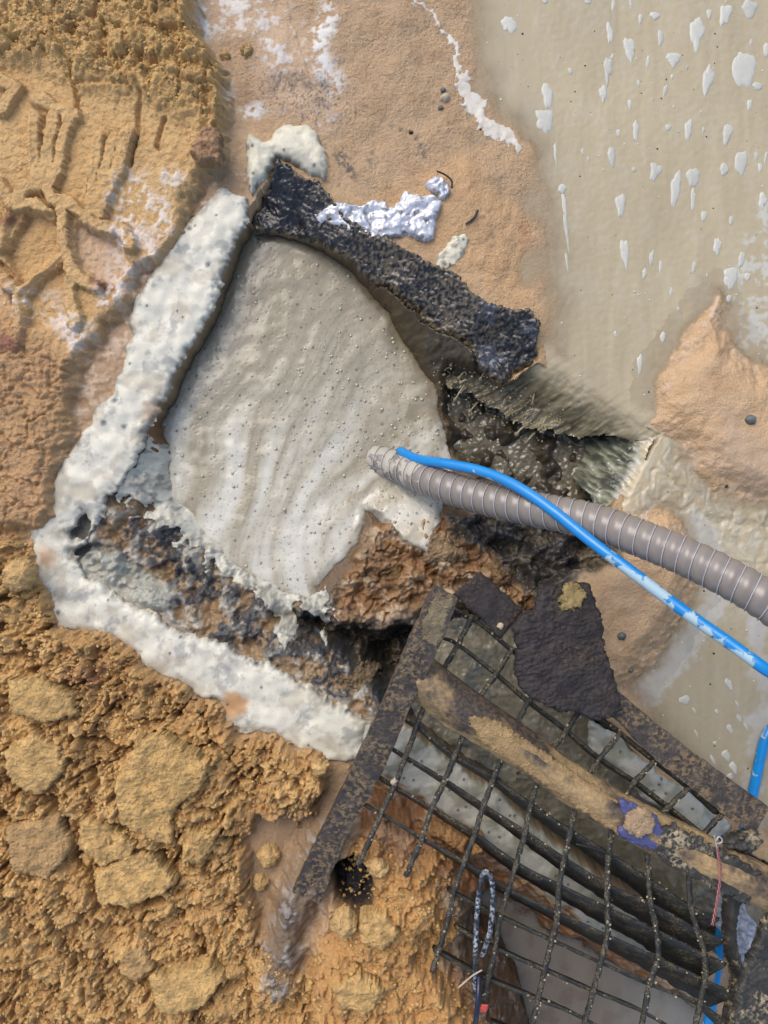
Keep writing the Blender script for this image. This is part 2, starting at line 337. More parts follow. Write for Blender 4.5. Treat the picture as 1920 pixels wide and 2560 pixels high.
# upper-left mound with tyre tread and crumbly crest
crest = ss(40, -60, sd([(-3000,-3000),(470,-3000),(600,100),(590,330),(545,330),(505,290),(420,260),(300,220),(180,190),(100,150),(-60,150),(-3000,150)], .06, 120))
low1 = ss(30, -30, sd([(-3000,840),(60,830),(180,880),(190,960),(150,1040),(150,1180),(125,1300),(-60,1330),(-3000,1330)], .04, 80))
m1 = ss(14, -26, s_m1 + 5 * n3)
e1 = np.clip(crest + .55 * ss(-90, 0, s_m1) * ss(300, 500, Y + 0 * X) * 0 + .6 * low1, 0, 1)
HM = .036 + .006 * e1 + .022 * crest + .004 * n1 + crumb * (.12 + .80 * e1) + .002 * n3
HM = HM - .012 * crest * ss(.25, .6, -n2)
tread = [[(165,425),(250,470),(330,500)],[(160,500),(148,620),(152,780)],[(235,500),(205,640),(190,775)],[(300,515),(260,650),(225,790)],[(150,785),(225,790)],
 [(435,590),(400,760),(395,920)],[(495,610),(450,760),(430,930)],[(555,570),(520,700),(490,780),(440,900)],[(0,790),(50,880),(150,880),(210,920)],
 [(60,900),(100,800),(200,800),(230,860),(300,880),(400,975),(520,985),(560,1060)],[(265,910),(275,1010),(290,1150),(340,1210),(410,1235)],
 [(30,1230),(100,1250),(190,1160),(280,1080)],[(0,350),(70,380),(0,480)],[(90,1260),(75,1400),(60,1520)],[(0,1060),(60,940),(90,870)],[(300,1210),(300,1300),(330,1370),(310,1390)],
 [(600,400),(580,600),(560,700)],[(310,310),(330,500)],[(320,345),(600,370)],[(700,500),(670,620),(680,640)],[(0,1130),(40,1180),(45,1300)]]
tr = np.zeros_like(X)
for i, t in enumerate(tread):
    d = ld(cr(Q1, t), .045, 60, .45); wv = 15 if i < 16 else 5
    r = ss(wv + 3, wv - 3, d + 2 * n3 + 3 * n4) if i < 16 else -ss(8, 2, d) * .8
    tr = np.where(i < 16, np.maximum(tr, r), np.where(d < 9, np.minimum(tr, r), tr)) if i < 16 else tr + r * (tr <= .2)
HM = HM + (1 - e1) * (.016 * tr - .004 * ss(60, 20, ld(cr(Q1, tread[9]), .04, 80)) * (tr < .3))
pan = sd(cr(Q1, [(60,920),(240,930),(270,1100),(180,1180),(90,1240),(20,1080)]), .04, 60, .5)
HM = HM - .014 * ss(5, -4, pan)
pan2 = sd(cr(Q1, [(320,960),(500,1040),(560,1130),(480,1220),(330,1150)]), .04, 60, .5)
HM = HM - .013 * ss(5, -4, pan2)
pan3 = sd(cr(Q1, [(100,1270),(270,1110),(300,1380),(200,1420),(100,1400)]), .04, 60, .5)
HM = HM - .010 * ss(5, -4, pan3)
H = H * (1 - m1) + HM * m1
# lower-left heap, crumbly, cracked
m2 = ss(10, -26, s_m2 + 7 * n3)
HM2 = .050 + .018 * ss(0, -250, s_m2) + .014 * n1 + crumb * 1.15 + slabz * ss(.1, .3, edge) * 1.0 - .04 * crack
HM2 = HM2 - .014 * ss(.18, .5, -n2 + .3 * n3) * ss(.1, .5, n1 + .3)
crz = ss(.07, .0, np.abs(fbm(X + 5 * wc, Y, 62, 4, 45))) * ss(.0, .35, fbm(X, Y, 130, 2, 49) + .12)
HM2 = HM2 - .017 * crz - .012 * ss(.38, .62, fbm(X, Y, 26, 3, 53))
H = H * (1 - m2) + HM2 * m2
m3 = ss(8, -60, s_p3 + 9 * wc)
H = H * (1 - m3) + (.102 + .018 * ss(0, -200, s_p3) + crumb * 1.0 + .006 * n2s_) * m3
LINER = [(652,470),(690,395),(722,408),(760,440),(790,450),(815,480),(840,520),(880,560),(960,592),(1018,625),(1076,654),(1151,694),(1191,741),(1261,764),(1319,775),(1353,810),(1348,862),(1330,903),(1261,949),(1215,903),(1180,856),(1105,822),(1047,775),(995,729),(960,694),(900,655),(830,612),(760,576),(680,552),(622,560),(628,520)]
s_l = sd(LINER, .01, 50, .8)
s_up = ld(LINER[1:16], .01, 150, .6)
lbase = (.012 - .052 * np.clip(s_up / 110, 0, 1)).astype(F)
ta = .05 - .11 * np.clip(s_p3 / 85, 0, 1) + .010 * n2 + .5 * crumb + .01 * (dome(bigw[0]) - .5)
H = np.where((s_p3 < 85) & (s_p3 > -20), np.maximum(H, ta), H)
H = H + ss(20, -80, isl) * (.010 * ss(200, 40, s_pit) + .006 * fbm(X, Y, 130, 2, 67) + .0005 * n2)
# pit: between rim line and foam line the wall slopes
H = np.where(s_l < 6, np.minimum(H, lbase - .003), H)
rimz = np.minimum(H, .004)
t_ = np.clip(s_ff, 0, None) / (np.clip(s_ff, 0, None) + np.clip(-s_pit, 0, None) + 1e-3)
pdp = (.070 + .028 * ss(620, 1050, X) * ss(1400, 1150, Y)).astype(F)
wall = -pdp + (pdp + rimz) * np.power(np.clip(t_, 0, 1), .8)
wall = wall - .014 * ss(0, 35, -s_ff)
lowl = sd([(200,1250),(420,1300),(640,1440),(810,1500),(900,1500),(1060,1560),(1000,1850),(900,1800),(600,1640),(200,1480)], -.03, 100)
lump = dome(worley(X + 14 * wa, Y + 14 * wb, 85, 5)[0])
wall = wall + ss(30, -40, lowl) * (.026 * (lump - .5) + .007 * n2 + .003 * n3) * ss(0, 25, -s_pit)
wall = wall + .01 * n2 * ss(0, 40, s_ff) * ss(0, 40, -s_pit)
HOLEZ = -.165 + .035 * n2s_ + .003 * n3 + .03 * (dome(worley(X + 12 * wa, Y + 12 * wb, 60, 6)[0]) - .5)
a = ss(30, -30, s_hole); wall = wall * (1 - a) + HOLEZ * a
bb = -.062 + .02 * n2 + .004 * n3 + crumb * .4 + .02 * lump - .012 * ss(.12, 0, np.abs(fbm(X, Y, 70, 3, 47)))
a = ss(20, -25, s_bb); wall = wall * (1 - a) + bb * a
s_dm = sd([(1115,1290),(1300,1290),(1500,1290),(1570,1330),(1520,1400),(1420,1440),(1340,1500),(1280,1440),(1230,1380),(1130,1340)], -.05, 100)
a = ss(20, -20, s_dm); wall = wall * (1 - a) + (-.07 + .035 * n2s_ + .003 * n3 + .02 * (dome(cv[0]))) * a
s_pu = sd([(700,1520),(960,1560),(1110,1500),(1340,1530),(1480,1760),(1660,1950),(1800,2080),(2050,2200),(2400,2300),(2400,2500),(1700,2330),(1460,2160),(1249,2000),(1030,1850),(960,1700),(850,1600)], -.12, 140)
a = ss(25, -60, s_pu); wall = wall * (1 - a) + (-.15 + .03 * n2 + .012 * n3) * a
pin = ss(3, -5, s_pit)
H = H * (1 - pin) + wall * pin
# basin below the grate on the outside of the wall
s_wo = sd([(885,1899),(972,1930)] + UNDER_OUT[1:] + [(1800,2520),(3000,2700),(3000,5000),(1220,5000),(1200,2560),(1160,2490),(1080,2420),(1140,2300),(1080,2170),(960,2110),(880,2080)], -.02, 160)
bz = -.02 - .07 * ss(0, -110, s_wo) + .008 * n2 + .012 * (dome(cw[0]) - .4) * ss(30, 90, s_bas + 60)
bz = bz - .06 * ss(20, -80, s_bas)
a = ss(4, -14, s_wo) * (1 - m3); bz = np.where(s_p3 < 85, np.maximum(bz, ta), bz); H = H * (1 - a) + bz * a
# mud ridge over the buried end of the frame
dm = ld([(815,2120),(770,2200),(735,2290),(700,2380),(690,2450)], .06, 120)
a = ss(75, 10, dm); H = np.maximum(H, (.078 + .006 * n2 + .003 * n3) * a + H * (1 - a) - .0)
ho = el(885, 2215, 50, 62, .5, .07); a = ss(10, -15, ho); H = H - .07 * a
nook = np.minimum(el(205, 1315, 22, 26, .5, 0), el(215, 1375, 32, 11, -.4, 0))
H = H - .02 * ss(8, -8, nook)
H = H.astype(F)

# ---- terrain colour / roughness / grain
col = np.empty(X.shape + (3,), F); aux = np.zeros(X.shape + (3,), F)
def paint(m, c, r=None, g=None, amt=1.):
    m = np.clip(m * amt, 0, 1).astype(F)
    cc = C(c) if isinstance(c, str) else c
    col[...] = col * (1 - m[..., None]) + cc * m[..., None]
    if r is not None: aux[..., 0] = aux[..., 0] * (1 - m) + r * m
    if g is not None: aux[..., 1] = aux[..., 1] * (1 - m) + g * m
col[...] = C('bb9c77'); aux[..., 0] = .6; aux[..., 1] = .5
paint(ss(-.3, .5, n1), 'b3946d'); paint(ss(.1, .6, n2), 'a78862', amt=.6)
paint(ss(30, -60, isl), 'c0a07a', .55, 1.); paint(ss(30, -60, isl) * ss(0, .6, n2 + .3 * n3), 'b08e68', amt=.6)
# whitish film in the gutter
film = ss(.05, .45, n2 * .8 + .5 * n3 + .25 * n1)
gut = ss(60, -10, sd([(120,1250),(330,900),(340,760),(480,560),(600,450),(560,420),(470,480),(400,650),(330,700),(200,880),(160,1080),(110,1200)], 0, 90))
paint(gut, 'a0805c', .35, .25); paint(gut * film, 'c2a98e', .35, .2, .75)
filmT = sd([(450,-200),(560,-200),(700,20),(820,160),(850,230),(820,310),(700,260),(640,120),(560,60),(520,120),(500,90)], 0, 120)
paint(ss(70, -50, filmT), 'b99c7c', .45, .3, .8)
paint(ss(60, -40, filmT) * ss(.1, .5, n2 + .6 * n3 + .3 * wa), 'cfc9c0', .5, .25, .9)
for (cx, cy, rx, ry, ro) in ((500,40,60,26,1.1),(790,110,30,60,.2),(800,170,20,50,0),(840,215,18,30,.3),(640,280,34,20,-.4),(815,60,20,50,0),(560,260,18,40,.3)):
    e = el(cx, cy, rx, ry, ro); paint(ss(14, -10, e) * ss(-.3, .2, n3 + n2), 'd3d2cc', .5, .2, .85)
paint(ss(50, -30, el(735, 230, 110, 40, .25)) * ss(-.2, .3, n2 + .4 * n3), '7f6247', .5, .5, .75)
paint(ss(.12, .4, n4 * n3 * 3) * ss(50, -30, el(760, 240, 130, 60, .25)), '3c3a38', amt=.6)
# dark seep marks on the island
for (cx, cy, rx, ry, ro) in ((1050,370,24,8,1.),(1015,330,40,12,.4),(1250,560,30,7,-1.),(1215,640,40,7,-1.),(1210,540,30,5,-.8),(850,400,30,12,1.),(930,390,26,9,-.9),(870,430,22,12,.6)):
    paint(ss(9, -7, el(cx, cy, rx, ry, ro)) * ss(-.25, .25, n3 + .5 * n4), '3e3d3c' if cx != 1015 else '6f6350', .5, .6, .8)
paint(ss(9, -10, el(1316, 570, 9, 34, .0)), '7c2f2c', amt=.7)
paint(ss(40, -30, sd([(900,520),(1150,380),(1330,560),(1340,760),(1250,740),(1100,640)], 0, 90)), 'c59a66', .5, .5, .5)
# mound colours
paint(m1, 'c4a06a', .75, .8); paint(m1 * ss(-.1, .5, n2), 'b8935f', amt=.7); paint(m1 * crest, 'c8a367', .85, 1.)
paint(m1 * ss(-.3, .3, n1 + .2) * ss(500, 800, Y), 'b38b62', amt=.6)
paint(m1 * low1, 'a98660', .7, .9, .6)
for (cx, cy, rx, ry, ro) in ((330,500,45,70,.1),(330,620,60,50,.6),(300,680,40,50,.2),(270,740,30,30,0),(200,860,60,30,.8),(400,540,25,40,0),(140,790,70,24,.1),(250,890,40,24,.6),(430,450,24,24,0),(60,740,50,12,0)):
    e = el(cx, cy, rx, ry, ro, .04); paint(m1 * ss(22, -16, e) * ss(-.35, .25, n3 + n2), 'cdc4bb', .45, .25, .8)
paint(m1 * ss(14, -14, pan2) , 'b8a08a', .45, .35, .6)
for (cx, cy, r) in ((15,850,22),(20,545,14),(250,710,10),(255,1310 + 300,1)):
    paint(m1 * ss(12, -8, el(cx, cy, r * 1.6, r, .2, .04)), '6e3a34', amt=.7)
# heap colours
paint(m2, 'c79c60', .9, 1.); paint(m2 * ss(-.2, .5, n1), 'b8915c', amt=.7); paint(m2 * ss(.0, .4, n2), 'd0a868', amt=.7)
paint(m2 * (bigw[2] > .6) * ss(0, .2, bigw[1] - bigw[0]), 'd3ab6e', amt=.5); paint(m2 * (cw[2] < .35), 'a37c4c', amt=.45); paint(m2 * (cw[2] > .75), 'd8b47a', amt=.4)
paint(m1 * crest * (cw[2] < .3), 'a57d4b', amt=.4); paint(m2 * crack, '8d683e', amt=.4)
paint(m2 * ss(-45, 10, s_m2) * ss(1400, 1600, Y), 'a87a49', .8, .9, .8)
paint(m2 * ss(16, -14, el(225, 1690, 60, 28, -.3, .05)), '8f5c47', amt=.5)
paint(m2 * ss(16, -14, el(140, 1915, 26, 12, -.5, .05)), '55504a', amt=.7)
paint(ss(30, -40, sd([(820,1960),(760,2000),(620,2060),(600,2200),(640,2340),(690,2420),(760,2440),(790,2330),(820,2200),(850,2100)], .06, 60)) * (1 - m3), '94795a', .6, .5, .85)
paint(m3, 'bf9258', .85, 1.); paint(m3 * ss(-60, -10, s_p3) * ss(-.3, .4, n2 + .2), 'b68a5a', .55, .6, .7)
paint(ss(60, 10, dm), '6b5a48', .6, .6, .8); paint(ss(60, 10, dm) * ss(-.1, .3, n2 + .4 * n3), '3a3735', amt=.8)
paint(ss(75, 40, dm) * ss(.2, .5, n2 + n3) , 'b7aca0', .4, .3, .5)
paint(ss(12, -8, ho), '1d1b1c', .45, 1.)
# banks
for s_b in (s_br, s_bm):
    paint(ss(10, -30, s_b), 'c4a27a', .5, .6); paint(ss(10, -30, s_b) * ss(-.1, .5, n2), 'b59269', amt=.7)
    paint(ss(-60, 0, s_b) * ss(30, 0, s_b) * film, 'cbb49c', .4, .3, .7)
e = sd([(1740,1160),(1800,1000),(1900,1100),(3000,1150),(3000,1320),(1860,1250)], -.02, 80)
paint(ss(30, -60, e), 'b39a7e', .4, .3, .8)
# pit wall
paint(pin, '6b563c', .35, .6)
ll = ss(20, -20, lowl) * pin
paint(ll, '8d7250', .22, .35); paint(ll * ss(-.1, .35, n2 + .4 * wc), 'a9a79c', .3, .3, .75)
paint(ll * ss(.02, .3, wb + .5 * n3) , '34363a', .25, .6, .85)
paint(ss(14, -10, sd([(150,1340),(260,1370),(430,1470),(420,1530),(330,1510),(220,1470)], -.01, 50)) * pin, 'a9a898', .35, .3, .8)
s_blk = sd([(760,1500),(880,1540),(1060,1590),(1010,1720),(960,1790),(900,1660),(820,1620),(740,1570)], -.04, 60)
paint(ss(14, -14, s_blk) * pin, '2d3338', .22, .7, .95)
for (cx, cy, rx, ry, ro) in ((405,1400,70,18,.7),(545,1465,60,16,.5),(720,1530,60,20,.4),(440,1340,30,20,0),(650,1590,60,12,.6),(830,1640,70,14,.5)):
    paint(ss(14, -10, el(cx, cy, rx, ry, ro, -.03)) * pin * ss(-.4, .1, n3 + n2), '24272e', .25, .9, .9)
paint(ss(10, 0, nook), '77756a', .3, .8)
# left sliver of brown wall next to the foam
paint(ss(12, -8, sd([(400,1030),(420,1150),(428,1200),(400,1180),(365,1110)], -.05, 40)) * pin, '8a6238', .4, .4)
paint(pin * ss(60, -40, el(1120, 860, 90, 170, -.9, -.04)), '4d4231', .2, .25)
paint(ss(14, -10, s_hole) * pin, '3d382f', .28, .1, .95); paint(ss(14, -10, s_hole) * pin * ss(.0, .4, n2 + .5 * n3), '5f5643', .25, .1, .8)
bbm = ss(14, -14, s_bb) * pin
paint(bbm, '8f6a44', .4, .6); paint(bbm * ss(.0, .4, n2 + .2), '9c7a55', .4, .4, .8); paint(bbm * ss(.1, .4, wb + .5 * wc), 'b6a184', .4, .3, .8); paint(bbm * ss(.1, .4, -wa + .4 * n3), '6a4d30', .5, .6, .7)
dmm = ss(14, -14, s_dm); paint(dmm, '46403a', .2, .35); paint(dmm * ss(0, .4, n2 + n3), '7e7159', .2, .3, .8); paint(dmm * ss(.2, .5, wb + n3), '1e2023', .2, .3, .8)
pu = ss(20, -20, s_pu) * pin
paint(pu, '35322b', .25, .5); paint(pu * ss(0, .4, n2), '5a5040', .2, .4, .7)
# basin
ba = ss(4, -14, s_wo) * (1 - m3)
paint(ba, '8a5f3a', .5, .5); paint(ba * ss(0, .4, n2), '7a5636', amt=.7); paint(ba * ss(20, -60, s_bas), '5c4836', .3, .4)
paint(ba * ss(-60, 0, s_wo) * ss(-.1, .4, n3 + n2), 'b9ab94', .4, .3, .7)

hp_ = np.clip(m1 + m2 + m3, 0, 1)[..., None]; lum_ = col.mean(-1, keepdims=True)
col[...] = col * (1 - hp_) + hp_ * np.clip((col * .97 + lum_ * .03) * np.array([1.17, 1.14, 1.10], F), 0, .85)
def grid_mesh(name, Z, mask, mat, colr, auxr, parent=None, yx=None):
    """mesh over the cells of the plan grid where mask holds"""
    cell = mask[:-1, :-1] & mask[1:, :-1] & mask[:-1, 1:] & mask[1:, 1:]
    jj, ii = np.nonzero(cell)
    a = jj * NX + ii; q = np.stack([a + NX, a + NX + 1, a + 1, a], 1)
    u, inv = np.unique(q, return_inverse=True); q = inv.reshape(q.shape)
    px = X.ravel()[u]; py = Y.ravel()[u]; V = np.stack([(px - 960) / 1280, (1280 - py) / 1280, Z.ravel()[u]], 1)
    if yx is not None: V[:, 0] += yx[0].ravel()[u]; V[:, 1] += yx[1].ravel()[u]
    return mk(name, V, q, mat, parent, True, {'col': colr.reshape(-1, 3)[u], 'aux': auxr.reshape(-1, 3)[u]})
full = np.ones(X.shape, bool)
cm = np.clip(m1 * e1 + m2 + m3, 0, 1)
jx = (.0008 * fbm(X, Y, 13, 2, 51) * cm).astype(F); jy = (.0008 * fbm(X, Y, 13, 2, 57) * cm).astype(F)
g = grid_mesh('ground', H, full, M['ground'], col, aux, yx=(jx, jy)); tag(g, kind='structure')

# ------------------------------------------------------------------ patches lying on the terrain
def patch(name, s_, thick, mat, colr, auxr=None, round_=30., base=None, extra=0., lim=None):
    """a body of the given thickness with a rounded rim; s_ = signed distance"""
    B = H if base is None else base
    d = np.clip(-s_ / round_, -1, 1)
    prof = np.where(d > 0, np.sqrt(np.clip(1 - (1 - np.clip(d, 0, 1)) ** 2, 0, 1)), d * .35)
    Z = B + thick * prof + extra * np.clip(d * 2, 0, 1)
    gy_, gx_ = np.gradient(s_, STEP); g2_ = gx_ ** 2 + gy_ ** 2 + .2
    e = 0 if lim is None else -1; sn = (s_ > e - 1.2) & (s_ < e + 3.2); k = np.where(sn, (s_ - e) / g2_, 0)
    dxx = (-k * gx_ / 1280).astype(F); dyy = (k * gy_ / 1280).astype(F)
    Z = np.where(sn, B - .001, Z)
    return grid_mesh(name, Z.astype(F), s_ < e + 3.2, mat, colr, auxr if auxr is not None else aux, yx=(dxx, dyy)), Z
def flat(c): a = np.empty(X.shape + (3,), F); a[...] = C(c) if isinstance(c, str) else c; return a
def pm(a, m, c, amt=1.):
    m = np.clip(m * amt, 0, 1)[..., None].astype(F); a[...] = a * (1 - m) + (C(c) if isinstance(c, str) else c) * m

# foam lying on the wall tops: smooth underlying base so it reads as a rounded ridge
s_left = sd(INNER + [(885,1899)][:0] + [(937,1800),(885,1905)] + OUTER[::-1] + OUTL, 0., 60, .9)
s_left = np.maximum(s_left - 9 * ss(1500, 1250, Y) - 1, -(nook))
fb = np.full(X.shape, .002, F) + .003 * n1
bub = worley(X, Y, 30, 9); n2s = fbm(X, Y, 62, 2, 2)
bumpf = .0042 * n2s + .0001 * n3 + .0003 * dome(bub[0] * 1.2)
fc = flat('d6d1be'); pm(fc, ss(.1, .5, n2 + .3 * wa), 'bfbbab', .8); pm(fc, ss(.15, .45, wa + .3 * n3 + .2 * n1), 'a79a80', .45); pm(fc, ss(.25, .7, wb + .4 * n3 + .2 * n4), '9a9992', .7)
pm(fc, ss(-9, 2, s_left), 'b3a58c', .5); pm(fc, ss(20, -6, el(392, 1030, 22, 18, .4)), 'a98a66', .7); pm(fc, ss(-16, -2, s_left) * ss(0, .3, wa + wc) , '3a3c42', .5)
pm(fc, ss(14, -10, el(588, 1760, 34, 30, .4)), 'b58650', .9); pm(fc, ss(14, -10, el(120, 1390, 26, 16, .9)), 'b58a64', .7)
spk = worley(X, Y, 42, 12); pm(fc, ss(.11, .05, spk[0]) * (spk[2] > .8), '33363d', .8); pm(fc, ss(.26, .08, spk[0] + .1 * n3) * (spk[2] > .93), '4c5260', .7)
o, FZ = patch('foam_ridge', s_left + 2 * wc, .013, M['foam'], fc, None, 30, fb, bumpf)
tag(o, 'thick white foam covering the pit wall top in a long bent ridge', 'foam', kind='stuff')
# foam lump at the top corner
s_top = sd(cr(Q1, [(1060,560),(1130,600),(1230,540),(1310,520),(1370,560),(1400,620),(1415,700),(1410,780),(1330,740),(1250,690),(1190,665),(1170,720),(1110,780),(1080,830),(1060,760),(1065,650)]), .01, 50, .6)
fc2 = flat('d4cdb4'); pm(fc2, ss(.05, .5, n2), 'bcb7a6', .7); pm(fc2, ss(.12, .05, spk[0]) * (spk[2] > .3), '333338', .8); pm(fc2, ss(-14, -2, s_top) * ss(0, .3, n3 + wa), '4a4844', .6)
o, _ = patch('foam_cap', s_top, .02, M['foam'], fc2, None, 28, np.minimum(H, .01), bumpf)
tag(o, 'white foam heap curling over the upper tip of the black liner', 'foam', kind='stuff')
for pts, nm, lb in (([(1045,540),(1080,530),(1100,500),(1150,590)], 0, 0),):
    pass
s_fi = sd(cr(Q2, [(290,1010),(345,990),(370,1030),(355,1090),(300,1140),(240,1170),(225,1130),(255,1070)]), .005, 50, .8)
o, _ = patch('foam_patch', s_fi, .005, M['foam'], fc2, None, 26, H, .0008 * n3)
tag(o, 'white froth smear on the sand above the middle of the black liner', 'foam')
# foam strips seen below the grate
s_u = sd([(900,1780)] + UNDER_IN + [(1760,2370)] + UNDER_OUT[::-1] + [(900,1890)], -.01, 60, .7)
fu = flat('b9b7aa'); pm(fu, ss(-.1, .4, n2), '96947f', .85); pm(fu, ss(.11, .05, spk[0]) * (spk[2] > .35), '33363d', .9)  # greyer foam; its colour also carries the dimmer light below the grate
o, _ = patch('foam_ridge', s_u, .014, M['foam'], fu, None, 34, np.minimum(np.maximum(H, -.02), 0) , bumpf * .5)
tag(o, 'pale foam strip on the pit wall seen below the steel grate', 'foam', kind='stuff')
s_u2 = sd([(1470,1800),(1540,1840),(1640,1920),(1740,1990),(1830,2070),(1800,2120),(1700,2060),(1600,1990),(1540,1930),(1480,1880)], -.01, 60, .8)
o, _ = patch('foam_bank', s_u2, .016, M['foam'], fu, None, 30, np.full(X.shape, -.02, F), bumpf)
tag(o, 'grey white foam under the right side bar of the grate', 'foam', kind='stuff')

# foam floating in the pit
s_pf = np.maximum(s_ff, s_pit + 2)
swx = X + 60 * wa; swy = Y + 60 * wb
rad = np.hypot(X - 1250, (Y - 1500) * .75) + 70 * fbm(X, Y, 330, 1, 41) + 5 * n2s_; thx = (np.arctan2(Y - 1500, X - 1250) * 500)
sw = fbm(rad * .7, thx * .10, 40, 3, 61); sw2 = fbm(rad, thx * .07, 12, 3, 66)
pc = flat('bbb098'); pm(pc, ss(-.5, .7, sw), '9c927a', .65); pm(pc, ss(-.2, .9, sw2), '857c67', .5); pm(pc, ss(.05, .5, n3 + .4 * n4), '938a74', .35)
pm(pc, ss(300, 700, Y + .25 * X) * ss(1500, 1000, Y) * 0, 'ffffff')
pm(pc, ss(850, 1400, Y + .2 * (1000 - X)) * ss(.7, -.4, sw), 'cbc6b4', .95); pm(pc, ss(0, .5, -sw) * ss(900, 1200, Y), 'd6d2c4', .6)
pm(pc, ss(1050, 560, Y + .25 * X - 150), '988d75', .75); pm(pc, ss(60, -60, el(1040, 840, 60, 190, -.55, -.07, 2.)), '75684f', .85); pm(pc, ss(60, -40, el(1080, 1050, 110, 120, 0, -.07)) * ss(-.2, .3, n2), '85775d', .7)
pm(pc, ss(.1, .045, spk[0]) * (spk[2] > .55), '4a463e', .8)
pore = worley(X, Y, 11, 15); pm(pc, ss(.22, .08, pore[0]) * (pore[2] > .6), '7e7765', .7)
fe = .00025 * sw + .0020 * n2s + .002 * n1 + .00015 * sw2 - .0012 * ss(.25, .05, pore[0]) * (pore[2] > .7)
fe = fe + .006 * ss(1290, 1340, Y) * ss(900, 1000, X)
lobe = el(1010, 1310, 110, 80, .2, -.06)
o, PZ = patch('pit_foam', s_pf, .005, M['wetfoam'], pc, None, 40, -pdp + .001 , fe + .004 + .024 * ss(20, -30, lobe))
tag(o, 'beige churned foam filling the pit round the hose end', 'foam', kind='stuff')

# foam running down the inner slope
s_dr = np.minimum(sd([(395,1090),(425,1180),(480,1260),(560,1380),(690,1450),(820,1490),(840,1530),(770,1530),(640,1490),(520,1430),(450,1350),(360,1290),(300,1240),(300,1200),(350,1110)], -.04, 60), np.minimum(sd([(640,1440),(720,1500),(745,1570),(735,1610),(700,1580),(650,1500)], -.03, 60), sd([(790,1490),(830,1530),(838,1590),(815,1600),(785,1540)], -.04, 60)))
s_dr = np.where(s_dr < 59, s_dr + 34 * fbm(X + 20 * wa, Y + 20 * wb, 46, 3, 141) + 4, 60)
fd = flat('c9c5b3'); pm(fd, ss(0, .5, n2), 'aaa696', .8); pm(fd, ss(.25, .5, n3 + .5 * n2), '6a6a68', .6)
o, _ = patch('foam_drips', np.maximum(s_dr, s_pit + 6), .007, M['foam'], fd, None, 16, H, .0015 * n2s)
tag(o, 'thin grey foam dripping down the inner slope beside the pit foam', 'foam', kind='stuff')
# ------------------------------------------------------------------ water sheets
wc_ = flat('b5a686'); wax = np.zeros(X.shape + (3,), F)
st = fbm(X * 1.0 + 30 * wa, Y * .16, 22, 4, 71); pm(wc_, ss(0, .6, st) * ss(1200, 1300, X), 'b8ad92', .5); pm(wc_, ss(1200, 2300, Y), '9c9279', .8)
s_mar = ld([(1745,1300),(1790,1400),(1780,1520),(1700,1640),(1600,1760)], -.02, 100); pm(wc_, ss(46, 10, s_mar + 14 * n3), 'c2bfb4', .75)
s_mr2 = ld([(1850,1430),(1890,1560),(1905,1700),(1900,1850),(1870,2000),(1890,2150)], -.02, 100); pm(wc_, ss(34, 4, s_mr2 + 22 * n2 + 8 * n3), 'bcb9b0', .75)
s_fl = sd([(1640,1092),(1740,1150),(1800,1240),(1920,1270),(2400,1350),(2400,1480),(1860,1420),(1760,1290),(1560,1300),(1590,1200)], -.02, 100)
fl = ss(30, -40, s_fl); pm(wc_, fl * ss(-.1, .4, fbm(X + 30 * wa, Y + 30 * wb, 30, 4, 77)), 'c0b9a4', .75)
s_rp = sd([(1800,760),(1830,700),(1900,500),(2400,450),(2400,980),(1920,930),(1860,870),(1820,820)], -.02, 80)
pm(wc_, ss(20, -20, s_rp) * ss(-.15, .35, n2 + n3), 'c6c4b8', .75)
WL = -.02
def lip(a, b):
    A0 = np.array(pl([a], WL)[0]); A1 = np.array(pl([b], WL)[0]); d = (A1 - A0); L = np.linalg.norm(d); d = d / L
    c = (X - A0[0]) * -d[1] + (Y - A0[1]) * d[0]; sg = 1 if ((1440 - A0[0]) * -d[1] + (1130 - A0[1]) * d[0]) > 0 else -1
    return (X - A0[0]) * d[0] + (Y - A0[1]) * d[1] + 6 * wb, c * sg + 7 * wa + 3 * wc, L
al1, ac1, L1 = lip((1338, 900), (1645, 1096)); al2, ac2, L2 = lip((1640, 1085), (1535, 1285))
drop1 = .15 * np.clip((ac1 + 22) / 150, 0, 1.2) ** 1.7; drop2 = .15 * np.clip((ac2 + 18) / 140, 0, 1.2) ** 1.5
stf = fbm(al1 + .45 * ac1, ac1 * .16, 15, 4, 91); stf2 = fbm(al1 + .45 * ac1, ac1 * .2, 6, 3, 95); s2 = fbm(al2 + .3 * ac2, ac2 * .3, 14, 4, 101)
Z1 = WL - drop1 + (.0028 * stf + .0004 * stf2) * np.clip(ac1 / 50, .0, 1)
Z1 = np.maximum(Z1, -.098 + .010 * stf + .004 * n3)
Z2s = WL - drop2 + (.010 * s2 + .004 * n3) * np.clip((ac2 + 10) / 40, 0, 1)
in1 = (al1 > -14) & (al1 < L1 + 6); in2 = (al2 > -6) & (al2 < L2 + 10)
WZ = np.full(X.shape, WL, F) + (.0035 * fbm(X + 20 * wa, Y * .6 + 20 * wb, 30, 3, 81) * ss(60, -30, s_fl) * ss(-5, -40, ac2) + .0004 * n3 * ss(1250, 1400, X)).astype(F)
WZ = np.where(in1 & (np.abs(ac1) < 60), np.minimum(WZ, Z1), WZ); WZ = np.where(in2 & (ac2 > -40) & (ac2 < 60), np.minimum(WZ, Z2s), WZ)
dep = np.clip(WL - H, 0, 1); wax[..., 1] = np.clip(1 - np.exp(-dep / .008), 0, 1); wax[..., 0] = .09
wax[..., 0] += .3 * ss(0, .5, fl)
H_unused = 0
near = np.maximum(ss(-90, -30, ac1) * in1, ss(-90, -30, ac2) * in2) * (s_pud < 60); wax[..., 1] = np.maximum(wax[..., 1], near)
